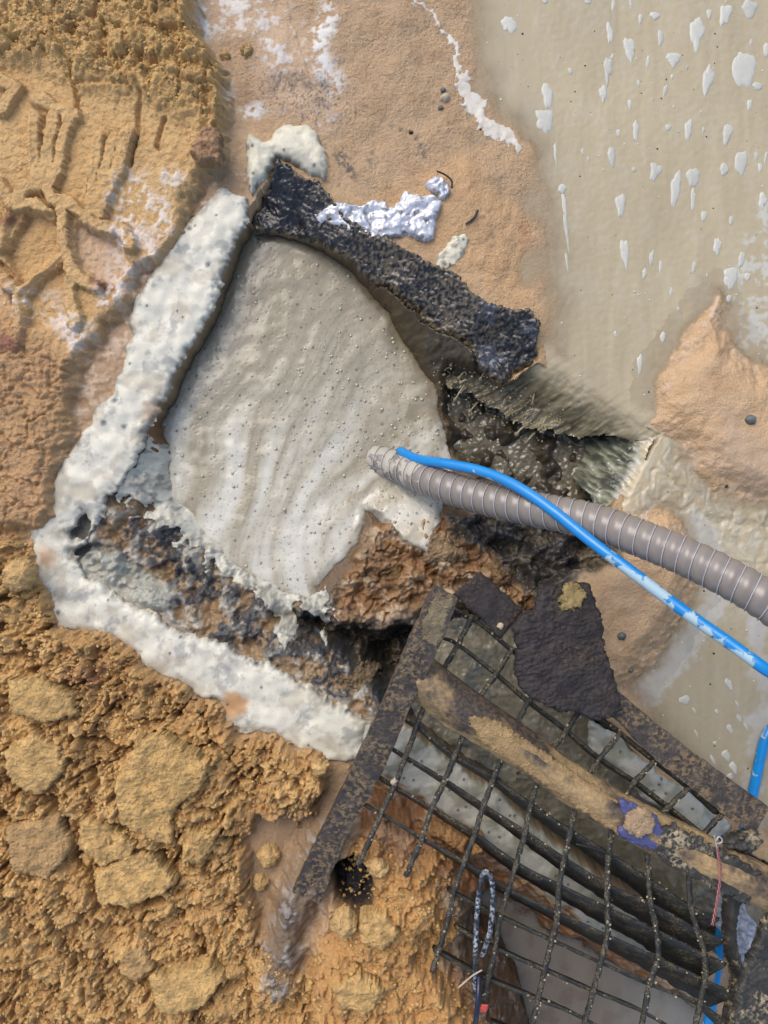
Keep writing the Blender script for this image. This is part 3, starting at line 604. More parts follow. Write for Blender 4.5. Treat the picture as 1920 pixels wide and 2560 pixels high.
zone1 = in1 & (ac1 > -80) & (ac1 < 70); zone2 = in2 & (ac2 > -80) & (ac2 < 70)
wmask = (s_pud < 150) & (s_l > 6) & (H < WL + .012) & np.where(zone1 | zone2, ~((in1 & (ac1 > 2)) & (in2 & (ac2 > 2))) & ((~in1) | (ac1 < 2) | (al1 > L1 - 4)) & ((~in2) | (ac2 < 2)), s_pit > -3)
stw = fbm(al1 + .45 * ac1, ac1 * .06, 12, 3, 97); pm(wc_, ss(-80, 0, ac1) * in1 * ss(0, .5, stw) * (ac1 < 10), '8f8569', .5)
o = grid_mesh('muddy_water', WZ, wmask, M['water'], wc_, wax); tag(o, kind='structure')
s_fall = sd([(1700,1120),(1500,960),(1347,860),(1250,890),(1150,885),(1095,925),(1105,955),(1180,985),(1250,1015),(1310,1050),(1370,1068),(1440,1085),(1530,1092),(1640,1110)], -.05, 60, .9) + 12 * fbm(al1 + .3 * ac1, ac1 * .5, 30, 3, 93) * ss(1500, 1380, X) + 2 * stf2
fcol = wc_.copy(); t1 = ss(0, 45, ac1); pm(fcol, t1, '877d62'); pm(fcol, ss(-.05, .45, stf) * ss(0, 70, ac1), '5c5441', .85); pm(fcol, ss(-.1, -.6, stf) * t1, 'b1a888', .6); pm(fcol, ss(.2, .6, stf2) * t1, 'a59b7c', .4)
o = grid_mesh('waterfall', (Z1 - .0004).astype(F), (s_fall < 4) & (ac1 > -9) & (al1 > -240) & (al1 < L1 + 6), M['sheet'], fcol, aux); tag(o, kind='structure')
s_sf = sd([(1660,1080),(1592,1230),(1560,1300),(1500,1285),(1465,1200),(1480,1130),(1490,1095),(1560,1090)], -.05, 60, .9)
fc3 = wc_.copy(); t2 = ss(0, 30, ac2); pm(fc3, t2, '7c7c68'); pm(fc3, ss(-.1, .5, s2) * t2, '43473f', .85); pm(fc3, ss(0, -.5, s2) * t2, 'a4a693', .8); pm(fc3, ss(14, 2, np.abs(ac2 - 10)) * ss(0, .4, n3), 'b8bbb4', .7)
o = grid_mesh('waterfall', (Z2s - .0004).astype(F), (s_sf < 4) & (ac2 > -9) & in2 & ~((ac1 < -4) & in1), M['sheet'], fc3, aux); tag(o, kind='structure')
# dark pool in the hole and murky pool below the grate
pool = flat('6a624e'); pax = np.zeros(X.shape + (3,), F); pax[..., 0] = .08; pax[..., 1] = 1
o = grid_mesh('pit_water', (np.full(X.shape, -.150, F) + .004 * n2 + .0025 * n3).astype(F), (s_hole < 30) & (s_pit < 0), M['water'], pool, pax); tag(o, kind='structure')
pool2 = flat('857e69'); pm(pool2, ss(.1, .5, n2), 'a09a85', .7); pm(pool2, ss(-.1, .4, wb + .3 * n3) * ss(1330, 1180, X), '565d5c', .8)
s_any = sd([(1060,1720),(1180,1560),(1350,1500),(1500,1740),(1700,1960),(2050,2190),(2400,2300),(2400,2520),(1700,2360),(1400,2150),(1180,1960)], -.12, 80)
o = grid_mesh('pit_water', (np.full(X.shape, -.118, F) + .003 * n2 + .0015 * n3).astype(F), (s_any < 60) & (s_pit < 0), M['water'], pool2, pax); tag(o, kind='structure')
pool3 = flat('766c5c'); pm(pool3, ss(0, .5, n2), '6d5c4c', .6); pm(pool3, ss(1500, 1750, X), '8c8c84', .7)
s_b3 = s_wo
pax3 = pax.copy(); pax3[..., 1] = np.clip(1 - np.exp(-np.clip(-.115 - H, 0, 1) / .01), .0, 1)
o = grid_mesh('basin_water', (np.full(X.shape, -.115, F) + .0006 * n2).astype(F), (s_bas < 80) & (s_wo < 0) & (H < -.1), M['water'], pool3, pax3); tag(o, kind='structure')

# ------------------------------------------------------------------ black liner, foil
fib = np.abs(fbm((X * .84 + Y * .54) * .4 + 14 * wb, (Y * .84 - X * .54) + 14 * wa, 10, 4, 111)); fcell = worley(X + 8 * wa, Y + 8 * wb, 13, 17)
lc = flat('1a191b'); pm(lc, ss(.35, .8, fib), '3a3a40', .9)
pm(lc, ss(-.05, .35, fbm(X, Y, 9, 3, 117) + .3 * wb) * ss(780, 960, X) * ss(1330, 1180, X + .3 * Y - 240), '7a6c54', .75)
pm(lc, ss(.2, .5, fbm(X, Y, 9, 2, 119)) * ss(700, 800, X), '85775a', .45)
pm(lc, ss(-14, 0, s_l) * ss(-.1, .3, n3), '8d7a55', .7); pm(lc, ss(.25, .6, wa + .5 * n3) * ss(1150, 1250, X), '4c5360', .8)
laux = aux.copy()
o, _ = patch('pit_liner', s_l + 3 * n3 + 3 * n4, .008, M['felt'], lc, None, 12, lbase, .0055 * fib + .0012 * (1 - fcell[0]) * ss(700, 900, X) + .004 * n2 - .002)
tag(o, 'torn black fibrous liner along the upper right rim of the pit', 'pit liner')
def facet(s, seed):
    f1, f2, i = worley(X + 8 * wa, Y + 8 * wb, s, seed); return (i - .5) * (1 - f1) + .4 * np.abs(perlin(X / s * .9, Y / s * .9, seed))
M['foil'] = N('crumpled_foil'); mf = M['foil']; gg = mf.noise(120, 4)
M['foil'] = mf.fin(mf.mix(mf.ramp(mf.noise(70, 4), .52, .66), C('c4c5ca', .9), C('8f8a86')), .32, mf.bump(mf.noise(40, 3), .004, .5), Metallic=.25)
FOIL = cr(Q1, [(1350,905),(1420,890),(1490,870),(1560,880),(1600,850),(1659,855)]) + cr(Q2, [(40,870),(110,810),(160,840),(200,830),(255,860),(245,910),(215,1010),(160,1035),(100,1010),(40,1030),(0,1022)]) + cr(Q1, [(1600,1030),(1540,1020),(1480,990),(1430,970),(1370,940)])
fs = sd(FOIL, .015, 40, 1.)
foilc = flat('cdd3e2')
o, _ = patch('foil_sheet', fs, .012, M['foil'], foilc, None, 10, H, .011 * facet(34, 21) + .005 * facet(13, 22), lim=1)
tag(o, 'crumpled silvery white foil sheet lying over the black liner', 'foil sheet')
fs2 = sd(cr(Q2, [(180,790),(225,750),(265,770),(290,800),(270,850),(240,850),(225,830),(190,815)]), .015, 40, .8)
o, _ = patch('foil_scrap', fs2, .012, M['foil'], foilc, None, 9, H, .012 * facet(15, 25), lim=1)
tag(o, 'small curled silvery foil scrap with a brown rim on the sand', 'foil scrap')
fs3 = sd([(1802,2250),(1868,2240),(1880,2290),(1905,2320),(1890,2370),(1868,2430),(1862,2450),(1830,2380),(1800,2330)], .02, 40, .5)
M['film'] = m_simple('plastic_film', 'aeb6c4', .22, .15, 60, .5, .003, Specular_IOR_Level=.7)
o, _ = patch('plastic_film', fs3, .012, M['film'], foilc, None, 14, np.full(X.shape, .0, F), .014 * fbm(X, Y, 26, 3, 131), lim=1)
tag(o, 'wrinkled bluish white plastic film behind the bent strap', 'plastic film')

# ------------------------------------------------------------------ sand slabs and clods
def sdf_xy(P, x, y):
    d = np.full(x.shape, 1e9, F); ins = np.zeros(x.shape, bool)
    for (x0, y0), (x1, y1) in zip(P, P[1:] + P[:1]):
        ex, ey = x1 - x0, y1 - y0; L = ex * ex + ey * ey + 1e-9
        t = np.clip(((x - x0) * ex + (y - y0) * ey) / L, 0, 1)
        d = np.minimum(d, (x - x0 - t * ex) ** 2 + (y - y0 - t * ey) ** 2)
        if y0 != y1: ins ^= ((y0 > y) != (y1 > y)) & (x < ex * (y - y0) / (y1 - y0) + x0)
    d = np.sqrt(d); return np.where(ins, -d, d)
def ringlump(name, pts, z0, z1, mat, seed=0, rings=9, res=5., jag=3., rough=.004, domez=.25, parent=None, tilt=(0, 0), colr=None, flatm=False, rnd=9., strata=0., gran=0.):
    """solid lump with a rough top at about z1 and steep sides down to z0, outline as traced"""
    P = pl(pts, z1); A = np.array(P); ext = A.max(0) - A.min(0); r = 2.6 if ext.max() > 60 else 1.7
    xs = np.arange(A[:, 0].min() - 14, A[:, 0].max() + 14, r); ys = np.arange(A[:, 1].min() - 14, A[:, 1].max() + 14, r)
    x, y = np.meshgrid(xs.astype(F), ys.astype(F)); so_ = seed * 31.7
    def f(x, y): return sdf_xy(P, x + jag * (fbm(x + so_, y, 17, 3, 3) + .5 * fbm(x, y + so_, 5, 2, 4)), y + jag * (fbm(x, y + so_, 17, 3, 8) + .5 * fbm(x + so_, y, 5, 2, 9)))
    s_ = f(x, y); gx_ = f(x + 1, y) - s_; gy_ = f(x, y + 1) - s_; gl_ = gx_ ** 2 + gy_ ** 2 + .3
    near = np.abs(s_) < r * .75; x = np.where(near, x - s_ * gx_ / gl_, x); y = np.where(near, y - s_ * gy_ / gl_, y); s_ = np.where(near, 0, s_)
    d = np.clip(-s_ / rnd, 0, 1); hh = z1 - z0; big = max(6., .5 * ext.min())
    Z = z1 - min(hh * .4, .006) * (1 - np.sqrt(1 - (1 - d) ** 2)) + domez * hh * np.sqrt(1 - (1 - np.clip(-s_ / big, 0, 1)) ** 2)
    Z = Z + rough * fbm(x + so_, y, max(14., ext.max() * .3), 4, 2) + rough * .25 * fbm(x, y + so_, 7, 3, 6)
    if strata: Z = Z + strata * np.abs(fbm((x - .25 * y) * .22, (y + .25 * x), 9, 4, 14))
    if gran: Z = Z + gran * dome(worley(x + 5 * fbm(x, y, 17, 2, 5), y, 13, 4)[0]) + gran * .6 * dome(worley(x, y + 3 * fbm(x, y, 9, 2, 7), 6.5, 6)[0])
    if domez >= .5: Z = Z - z1 - domez * hh * np.sqrt(1 - (1 - np.clip(-s_ / big, 0, 1)) ** 2) + min(hh * .4, .006) * (1 - np.sqrt(1 - (1 - d) ** 2)) + z0 + hh * np.sqrt(1 - (1 - np.clip(-s_ / big, 0, 1)) ** 2)
    c = A.mean(0); Z = Z + ((x - c[0]) * tilt[0] + (y - c[1]) * tilt[1]) / 1280
    ok = s_ < r * .3; cell = ok[:-1, :-1] & ok[1:, :-1] & ok[:-1, 1:] & ok[1:, 1:]
    nx = x.shape[1]; jj, ii = np.nonzero(cell); a = jj * nx + ii; q = np.stack([a + nx, a + nx + 1, a + 1, a], 1)
    u, inv = np.unique(q, return_inverse=True); q = inv.reshape(q.shape); n = len(u)
    V = np.stack([(x.ravel()[u] - 960) / 1280, (1280 - y.ravel()[u]) / 1280, Z.ravel()[u]], 1)
    E = np.concatenate([q[:, [k, (k + 1) % 4]] for k in range(4)]); key = E[:, 0].astype(np.int64) * n + E[:, 1]; rk = E[:, 1].astype(np.int64) * n + E[:, 0]
    B = E[~np.isin(key, rk)]; bu, bi = np.unique(B, return_inverse=True); bi = bi.reshape(B.shape); L = V[bu].copy(); zc = z0 + ((u[bu] % nx) * 0.)
    L[:, 2] = z0 + (V[bu, 0] * 1280 + 960 - c[0]) * tilt[0] / 1280 + (1280 - V[bu, 1] * 1280 - c[1]) * tilt[1] / 1280
    sk = np.stack([B[:, 1], B[:, 0], n + bi[:, 0], n + bi[:, 1]], 1); V = np.concatenate([V, L]).astype(F); Fc = np.concatenate([q, sk])
    at = None
    if colr is not None:
        base = C(colr); v = .5 + .5 * np.clip(fbm(V[:, 0] * 1280, V[:, 1] * 1280, 30, 3, seed + 9) * .5 + .5, 0, 1)
        at = {'col': (base[None] * v[:, None] * 1.25).astype(F), 'aux': np.tile(np.array([[.8, 1., 0]], F), (len(V), 1))}
    return mk(name, V, Fc, mat, parent, True, at)
slabs = [([(347,1847),(405,1835),(460,1870),(520,1905),(503,1974),(428,2026),(434,2113),(393,2113),(324,2078),(289,2055),(289,1951)], .085, 'largest flat dry sand slab in the lower heap, broken at its right end', .012),
 ([(197,2050),(260,2055),(341,2107),(324,2148),(249,2165),(197,2119)], .08, 'flat sand slab just below left of the largest slab, above a dark crack', .008),
 ([(312,2142),(376,2125),(445,2206),(405,2235),(324,2264),(243,2258),(237,2183)], .078, 'wide ragged sand slab lying under the largest slab in the heap', .008),
 ([(463,2073),(544,2084),(503,2165),(457,2148)], .078, 'wedge shaped sand clod right of the largest slab', .01),
 ([(10,1880),(80,1830),(150,1870),(160,1930),(100,1990),(30,1960)], .08, 'rounded sand slab at the left edge of the lower heap', .006),
 ([(20,2060),(150,2040),(180,2120),(120,2200),(30,2180)], .08, 'dark speckled sand slab left of the branching crack', .006),
 ([(370,2440),(520,2410),(560,2450),(500,2520),(400,2540)], .085, 'sand slab near the bottom edge of the heap below the long crack', .007),
 ([(20,1700),(100,1690),(180,1740),(190,1790),(110,1810),(30,1780)], .078, 'lumpy sand slab at left below the white foam corner', .006),
 ([(300,2380),(360,2360),(385,2420),(340,2450),(300,2430)], .08, 'brown sand clod beside the lower long crack', .006),
 ([(900,2290),(960,2280),(1000,2330),(960,2380),(900,2360)], .13, 'smooth damp sand clod on the heap left of the grate end', .006),
 ([(830,2470),(900,2430),(960,2470),(930,2530),(850,2530)], .125, 'damp sand clod low in the heap beside the grate', .006)]
for i, (p, z, lb, rg) in enumerate(slabs):
    o = ringlump('sand_slab', p, z - .035, z, M['ground'], 200 + i, 14, 3.5, 5.5, rg * .8, .12, gran=.0028, strata=.0015, colr=('d3ab6c' if i not in (5, 8) else 'c39d68'), tilt=(random.uniform(-.08, .08), random.uniform(-.08, .08)))
    tag(o, lb, 'sand slab', 'slabs and clods of damp sand')
def circ(cx, cy, r, n=14, j=.12): return [(cx + r * (1 + random.uniform(-j, j)) * math.cos(t * 2 * math.pi / n), cy + r * (1 + random.uniform(-j, j)) * math.sin(t * 2 * math.pi / n)) for t in range(n)]
for cx, cy, r, z, lb in ((668,2148,30,.10,'round sand ball on the mud left of the buried frame end'),(648,2212,21,.09,'smaller sand ball just below the round sand ball by the frame'),
    (616,119,17,.03,'sand clod lying alone on the wet sand above the pit'),(561,132,13,.03,'tiny sand clod left of the lone clod above the pit'),(800,1925,22,.07,'sand clod beside the frame at the right tip of the heap'),
    (35,1440,42,.07,'big round sand lump at the left edge below the foam corner'),(860,2320,36,.13,'sand lump directly below the dark hollow by the frame'),(945,2180,26,.13,'sand lump on the heap by the dark hollow, upper right of it')):
    h0 = float(H[np.searchsorted(ay, cy), np.searchsorted(ax, cx)]); z = h0 + r / 1280 * .75
    o = ringlump('sand_clod', circ(cx, cy, r), h0 - .003, z, M['ground'], int(cx), 9, 3., 4., .004, .5, colr='d3ad72', gran=.003, rnd=r * .7); tag(o, lb, 'sand clod', 'slabs and clods of damp sand')
o = ringlump('clay_block', [(472,376),(503,312),(550,324),(547,399),(498,402)], .03, .062, M['ground'], 77, 9, 3.5, 4, .006, .2, colr='b08a64'); tag(o, 'reddish brown cracked clod at the cliff edge of the upper mound', 'clod')
o = ringlump('mud_block', cr(Z3, [(0,470),(130,530),(290,600),(260,700),(235,790),(150,760),(60,690),(-120,620),(-100,450)]), -.03, .045, M['ground'], 81, 9, 4, 5, .008, .25, colr='b08d6c'); tag(o, 'pinkish mud block with white froth under the left grate rods', 'mud block')
o = ringlump('mud_block', cr(Z3, [(425,405),(560,500),(740,600),(690,740),(640,735),(540,650),(385,585)]), .0, .065, M['ground'], 82, 9, 4, 4, .006, .25, colr='b28654'); tag(o, 'tan mud block between grate rods with smooth top', 'mud block')
o = ringlump('mud_block', cr(Z3, [(790,590),(880,640),(850,720),(760,770),(740,720)]), .0, .06, M['ground'], 83, 7, 4, 4, .006, .25, colr='b98b55'); tag(o, 'small pointed mud block right of the tan block under the grate', 'mud block')
for i, (p, lb) in enumerate((([(1010,1330),(1080,1300),(1160,1330),(1200,1400),(1130,1440),(1050,1420)], 'large smooth brown mud lump beside the foam lobe below the hose'),
    ([(950,1400),(1010,1400),(1050,1450),(1030,1500),(980,1490),(930,1450)], 'cracked brown mud lump between the foam and the grate corner'), ([(1190,1400),(1260,1390),(1300,1450),(1290,1500),(1230,1490)], 'brown mud lump behind the small black plate'),
    ([(800,1680),(880,1640),(950,1690),(960,1770),(900,1790),(820,1740)], 'wet brown mud lump on the slope just left of the grate bar'), ([(690,1640),(770,1620),(810,1680),(780,1720),(710,1700)], 'rounded wet mud lump on the slope above the foam ridge'))):
    o = ringlump('mud_lump', p, -.11, (-.03, -.035, -.02, .0, -.005)[i], M['ground'], 300 + i, 12, 4, 8, .012, .5, rnd=26, gran=.0015, colr=('a08664', '86683f', '8a6c48', '857053', '82705a')[i]); tag(o, lb, 'mud lump', 'brown mud lumps inside the pit')

# ------------------------------------------------------------------ sweeps
def catmull(P, n):
    P = [Vector(p) for p in P]; P = [P[0] * 2 - P[1]] + P + [P[-1] * 2 - P[-2]]; out = []
    for i in range(1, len(P) - 2):
        for k in range(n):
            t = k / n; a, b, c, d = P[i - 1:i + 3]
            out.append(.5 * ((2 * b) + (c - a) * t + (2 * a - 5 * b + 4 * c - d) * t * t + (3 * b - a - 3 * c + d) * t ** 3))
    out.append(P[-2]); return out
def sweep(path, sec, lumps=0., seed=0, scale=None, caps=True):
    """sec: list of (side, up) offsets in metres; returns V, F"""
    V = []; n = len(sec); s = 0; up = Vector((0, 0, 1)); m = len(path)
    for i, p in enumerate(path):
        t = (path[min(i + 1, m - 1)] - path[max(i - 1, 0)]).normalized(); side = t.cross(up).normalized(); u = side.cross(t).normalized()
        if i: s += (path[i] - path[i - 1]).length
        k = scale(i / (m - 1)) if scale else 1.
        for j, (a, b) in enumerate(sec):
            r = 1 + lumps * (float(perlin(np.array([s * 90.]), np.array([j * .9 + seed * 5.]))[0]) + .6 * float(perlin(np.array([s * 260.]), np.array([j * 1.7 + seed * 3.]))[0])) if lumps else 1.
            V.append(p + (side * a + u * b) * k * r)
    Fc = [(i * n + j, i * n + (j + 1) % n, (i + 1) * n + (j + 1) % n, (i + 1) * n + j) for i in range(m - 1) for j in range(n)]
    if caps: Fc += [tuple(range(n))[::-1], tuple((m - 1) * n + j for j in range(n))]
    return V, Fc
def ring(r, n=10): return [(r * math.cos(2 * math.pi * k / n), r * math.sin(2 * math.pi * k / n)) for k in range(n)]

# ---- suction hose
hp = [((880,1118),-.16),((930,1142),-.112),((1000,1168),-.062),((1100,1212),.02),((1220,1248),.08),((1350,1275),.14),((1480,1302),.19),((1600,1345),.24),((1720,1395),.28),((1830,1450),.315),((1930,1512),.34),((2100,1640),.36),((2400,1900),.3)]
hc = catmull([wp(p, z) for p, z in hp], 40)
def resample(path, d):
    out = [path[0]]; acc = 0
    for a, b in zip(path, path[1:]):
        L = (b - a).length; 
        while acc + L >= d:
            t = (d - acc) / L; a = a + (b - a) * t; out.append(a.copy()); L = (b - a).length; acc = 0
        acc += L
    return out
hose = thing('suction_hose', wp((920,1135),-.09), 'ribbed grey brown suction hose running from the pit foam to the right edge', 'hose')
pr = resample(hc, .0026); R0 = .0305; pitch = 9
V, Fc = sweep(pr, ring(R0, 28)); V = np.array(V).reshape(len(pr), 28, 3)
cen = np.array(pr)
for i in range(len(pr)):
    for j in range(28):
        ph = (i + j / 28 * pitch) % pitch / pitch
        k = 1 + .035 * math.cos(2 * math.pi * ph) * (1 if ph else 1)
        V[i, j] = cen[i] + (V[i, j] - cen[i]) * k
dx = np.linalg.norm(cen - cen[0], axis=1); hx = np.repeat(np.clip(.24 - .5 * np.clip((dx - .2) / .2, 0, .72), -.6, 1)[:, None], 28, 1)
upf = (V[:, :, 2] - cen[:, None, 2]) / R0
a_ = np.zeros((len(pr) * 28, 3), F); a_[:, 0] = hx.ravel()
mk('hose_tube', V.reshape(-1, 3), Fc, M['hose'], hose, True, {'aux': a_})
# spiral reinforcing wire
pts = []
for i in range(0, len(pr) * 4 - 8):
    ii = i / 4; i0 = int(ii); f = ii - i0; c = pr[i0].lerp(pr[i0 + 1], f); t = (pr[min(i0 + 3, len(pr) - 1)] - pr[max(i0 - 3, 0)]).normalized()
    side = t.cross(Vector((0, 0, 1))).normalized(); u = side.cross(t); th = -2 * math.pi * ii / pitch + math.pi
    pts.append(c + (side * math.cos(th) + u * math.sin(th)) * R0 * 1.012)
Vw, Fw = [], []
for i, p in enumerate(pts):
    t = (pts[min(i + 1, len(pts) - 1)] - pts[max(i - 1, 0)]).normalized(); c = pr[min(int(i / 4), len(pr) - 1)]; out = (p - c).normalized(); sdv = t.cross(out)
    for a, b in ((.0011, 0), (0, .0011), (-.0011, 0), (0, -.0011)): Vw.append(p + sdv * a + out * b)
Fw = [(i * 4 + j, i * 4 + (j + 1) % 4, (i + 1) * 4 + (j + 1) % 4, (i + 1) * 4 + j) for i in range(len(pts) - 1) for j in range(4)]
mk('spiral_wire', Vw, Fw, M['hose_wire'], hose)
# ---- blue pipe: lies along the hose, leaves the frame at right, loops back under the grate
bp = [((1000,1128),-.055),((1045,1148),-.01),((1120,1160),.05),((1210,1180),.10),((1290,1215),.145),((1380,1275),.185),((1480,1355),.22),((1600,1445),.26),((1720,1535),.29),((1830,1612),.32),((1925,1680),.34),((2020,1735),.30),((2060,1790),.2),((2010,1800),.06),((1940,1815),.0),((1912,1850),-.005),((1885,1970),-.01),((1858,2090),-.01),((1822,2240),-.01),((1802,2330),-.01),((1790,2440),-.01),((1770,2560),-.01),((1740,2720),-.01)]
bc = resample(catmull([wp(p, z) for p, z in bp], 24), .006)
V, Fc = sweep(bc, ring(.0098, 14)); ax_ = np.zeros((len(V), 3), F)
for i in range(len(bc)):
    pxl = 960 + bc[i].x * 1280 * CAMZ / (CAMZ - bc[i].z)
    vv = .02 + .2 * (1520 < pxl < 1900) * (bc[i].z > .1) - .18 * (1300 < pxl < 1480) * (bc[i].z > .1) + .04 * (bc[i].z < .0)
    for j in range(14): ax_[i * 14 + j, 0] = vv + .1 * math.sin(2 * math.pi * (j - 9) / 14) - (.22 if 2 <= j <= 6 and False else 0)
bl = thing('blue_pipe', wp((1045,1148),-.01), 'thin bright blue pipe crossing over the ribbed hose with foam stains', 'pipe')
mk('pipe_tube', V, Fc, M['blue'], bl, True, {'aux': ax_})

# ------------------------------------------------------------------ steel grate
def gz(px, py):        # height of the grate plane
    return .112 + .00002 * (px - 1100) + .00001 * (py - 1800) * (px > 1300)
def g3(p, dz=0.): z = gz(*p) + dz; return wp(p, z)
grate = thing('steel_grate', wp((1075,1640), .0), 'bent dirty steel grate with black flat bars lying across the pit corner', 'grate')
bars = [[(1137,1522),(1180,1545),(1230,1582),(1278,1623),(1390,1712),(1507,1799),(1550,1831),(1637,1900),(1724,1967),(1800,2035)],
 [(1105,1594),(1145,1611),(1241,1684),(1322,1753),(1417,1825),(1500,1895),(1588,1953),(1672,2016),(1758,2085)],
 [(1005,1798),(1053,1822),(1137,1890),(1235,1945),(1328,2010),(1426,2076),(1524,2134),(1619,2195),(1724,2264),(1799,2299)],
 [(970,1864),(1015,1892),(1113,1950),(1209,2013),(1313,2079),(1411,2146),(1521,2212),(1625,2259),(1741,2322),(1810,2354)],
 [(930,1930),(986,1966),(1079,2018),(1189,2085),(1296,2160),(1403,2215),(1524,2273),(1643,2328),(1761,2386),(1816,2412)],
 [(905,2010),(960,2039),(1044,2088),(1163,2157),(1273,2224),(1394,2282),(1521,2340),(1643,2395),(1761,2450),(1842,2487)],
 [(1125,2228),(1142,2238),(1252,2293),(1380,2351),(1507,2409),(1625,2461),(1752,2510),(1830,2575)],
 [(1140,2318),(1191,2348),(1243,2374),(1362,2426),(1483,2478),(1608,2530),(1700,2585)],
 [(1087,2377),(1189,2435),(1226,2452),(1345,2499),(1437,2536),(1560,2600)],
 [(1230,2560),(1330,2600),(1480,2680)]]
specks = []
for bi, b in enumerate(bars):
    path = catmull([g3(p, -.006) for p in b], 8); m = len(path); V = []
    for i, p in enumerate(path):
        t = (path[min(i + 1, m - 1)] - path[max(i - 1, 0)]).normalized(); side = t.cross(Vector((0, 0, 1))).normalized()
        f = i / (m - 1); dpt = 1.25 * (.016, .02, .026, .028, .028, .03, .024, .018, .026, .02)[bi] * (.75 + .75 * f * (1 if bi in (2, 3, 4, 5) else .3)); lean = (.2, .25, .5, .55, .6, .5, .4, .3, .35, .3)[bi] * (.45 + .75 * f)
        nz = lambda s: float(perlin(np.array([i * .55 + bi * 9.]), np.array([s * 3.1]))[0])
        w = .0032; lean *= 1 + .6 * f * (2 <= bi <= 5)
        dn = Vector((0, 0, -dpt)) + side * (dpt * lean * 1.15)
        jag = .0012 * nz(1)
        top = p + Vector((0, 0, .0015 * nz(2)))
        V += [top - side * w, top + side * (w + jag) , top + side * (w + .001 * nz(4)) + dn * .5, top + side * w + dn * (1 + .12 * nz(3)), top - side * w + dn * (1 + .12 * nz(3)), top - side * w + dn * .5]
        if i % 1 == 0: specks.append((top, 1))
    Fc = [(i * 6 + j, i * 6 + (j + 1) % 6, (i + 1) * 6 + (j + 1) % 6, (i + 1) * 6 + j) for i in range(m - 1) for j in range(6)] + [tuple(range(6))[::-1], tuple((m - 1) * 6 + j for j in range(6))]
    mk('flat_bar', V, Fc, M['bar'], grate)
rods = [[(1182,1538),(1145,1611),(1112,1668),(1095,1700)],[(1283,1618),(1241,1684),(1205,1735),(1185,1765)],[(1345,1740),(1322,1753),(1295,1805),(1275,1835)],[(1450,1775),(1417,1825),(1385,1868),(1370,1895)],
 [(1552,1832),(1500,1895),(1475,1930),(1455,1950)],[(1638,1902),(1588,1953),(1563,1988),(1550,2005)],[(1725,1967),(1672,2016),(1655,2045)],[(1806,2033),(1758,2085),(1745,2100)],
 [(1065,1750),(1055,1779),(1015,1889),(986,1964),(950,2040),(920,2110),(895,2160)],[(1165,1825),(1137,1889),(1113,1950),(1080,2020),(1058,2088),(1032,2148),(1015,2190)],
 [(1255,1895),(1235,1944),(1209,2013),(1186,2088),(1160,2157),(1134,2232),(1125,2279),(1102,2360),(1080,2430)],
 [(1345,1955),(1327,2010),(1313,2079),(1293,2151),(1272,2221),(1249,2293),(1238,2371),(1220,2450),(1212,2500)],
 [(1440,2010),(1426,2076),(1411,2149),(1397,2221),(1394,2285),(1380,2351),(1362,2423),(1345,2502),(1333,2551),(1325,2600)],
 [(1533,2060),(1521,2138),(1518,2212),(1518,2273),(1518,2340),(1501,2409),(1483,2478),(1463,2551),(1450,2600)],
 [(1618,2125),(1622,2195),(1625,2259),(1640,2322),(1645,2392),(1625,2455),(1611,2530),(1596,2590)],
 [(1722,2180),(1726,2261),(1741,2319),(1761,2383),(1761,2450),(1750,2507),(1735,2580)]]
for i, r in enumerate(rods):
    path = catmull([g3(p, .0) for p in r], 14)
    V, Fc = sweep(path, ring(.005 if i > 7 else .0048, 9), .34, i + 1); mk('rod', V, Fc, M['rod'], grate); specks += [(p + Vector((0, 0, .004)), 1) for p in path]
def ribbon(name, top, bot, z, th, mat, parent, seed=0, jag=.0, nw=7, n=10, zc=.0, fold=0.):
    """wide flat member between two edge lines, with thickness and turned-down edges"""
    A = catmull([wp(p, z(p) if callable(z) else z) for p in top], n); B = catmull([wp(p, z(p) if callable(z) else z) for p in bot], n)
    def rs(P, k):
        L = [0]; 
        for a, b in zip(P, P[1:]): L.append(L[-1] + (b - a).length)
        out = []
        for i in range(k):
            d = L[-1] * i / (k - 1); j = min(max(int(np.searchsorted(L, d)) - 1, 0), len(P) - 2); out.append(P[j].lerp(P[j + 1], (d - L[j]) / max(L[j + 1] - L[j], 1e-9)))
        return out
    K = max(len(A), len(B)); A = rs(A, K); B = rs(B, K); V = []
    for i in range(K):
        rowv = []
        for j in range(nw):
            u = j / (nw - 1); p = A[i].lerp(B[i], u)
            if jag and j in (0, nw - 1): p = p + (A[i] - B[i]).normalized() * (1 if j == 0 else -1) * jag * float(perlin(np.array([i * .7 + seed]), np.array([j * 2.3]))[0])
            p = p + Vector((0, 0, zc * (1 - (2 * u - 1) ** 2) + .0018 * float(perlin(np.array([i * .3 + seed]), np.array([u * 2.]))[0])))
            rowv.append(p)
        dn = Vector((0, 0, -1))
        row = [rowv[0] + dn * (th + fold)] + rowv + [rowv[-1] + dn * (th + fold)] + [rowv[-1] + (rowv[0] - rowv[-1]) * .06 + dn * (th + fold)] + [rowv[-1] + (rowv[0] - rowv[-1]) * .08 + dn * th] + [rowv[0] + (rowv[-1] - rowv[0]) * .08 + dn * th] + [rowv[0] + (rowv[-1] - rowv[0]) * .06 + dn * (th + fold)]
        V += row
    n2_ = nw + 6
    Fc = [(i * n2_ + j, i * n2_ + (j + 1) % n2_, (i + 1) * n2_ + (j + 1) % n2_, (i + 1) * n2_ + j) for i in range(K - 1) for j in range(n2_)] + [tuple(range(n2_))[::-1], tuple((K - 1) * n2_ + j for j in range(n2_))]
    Fc = [f[::-1] for f in Fc]
    o = mk(name, V, Fc, mat, parent, False); return o
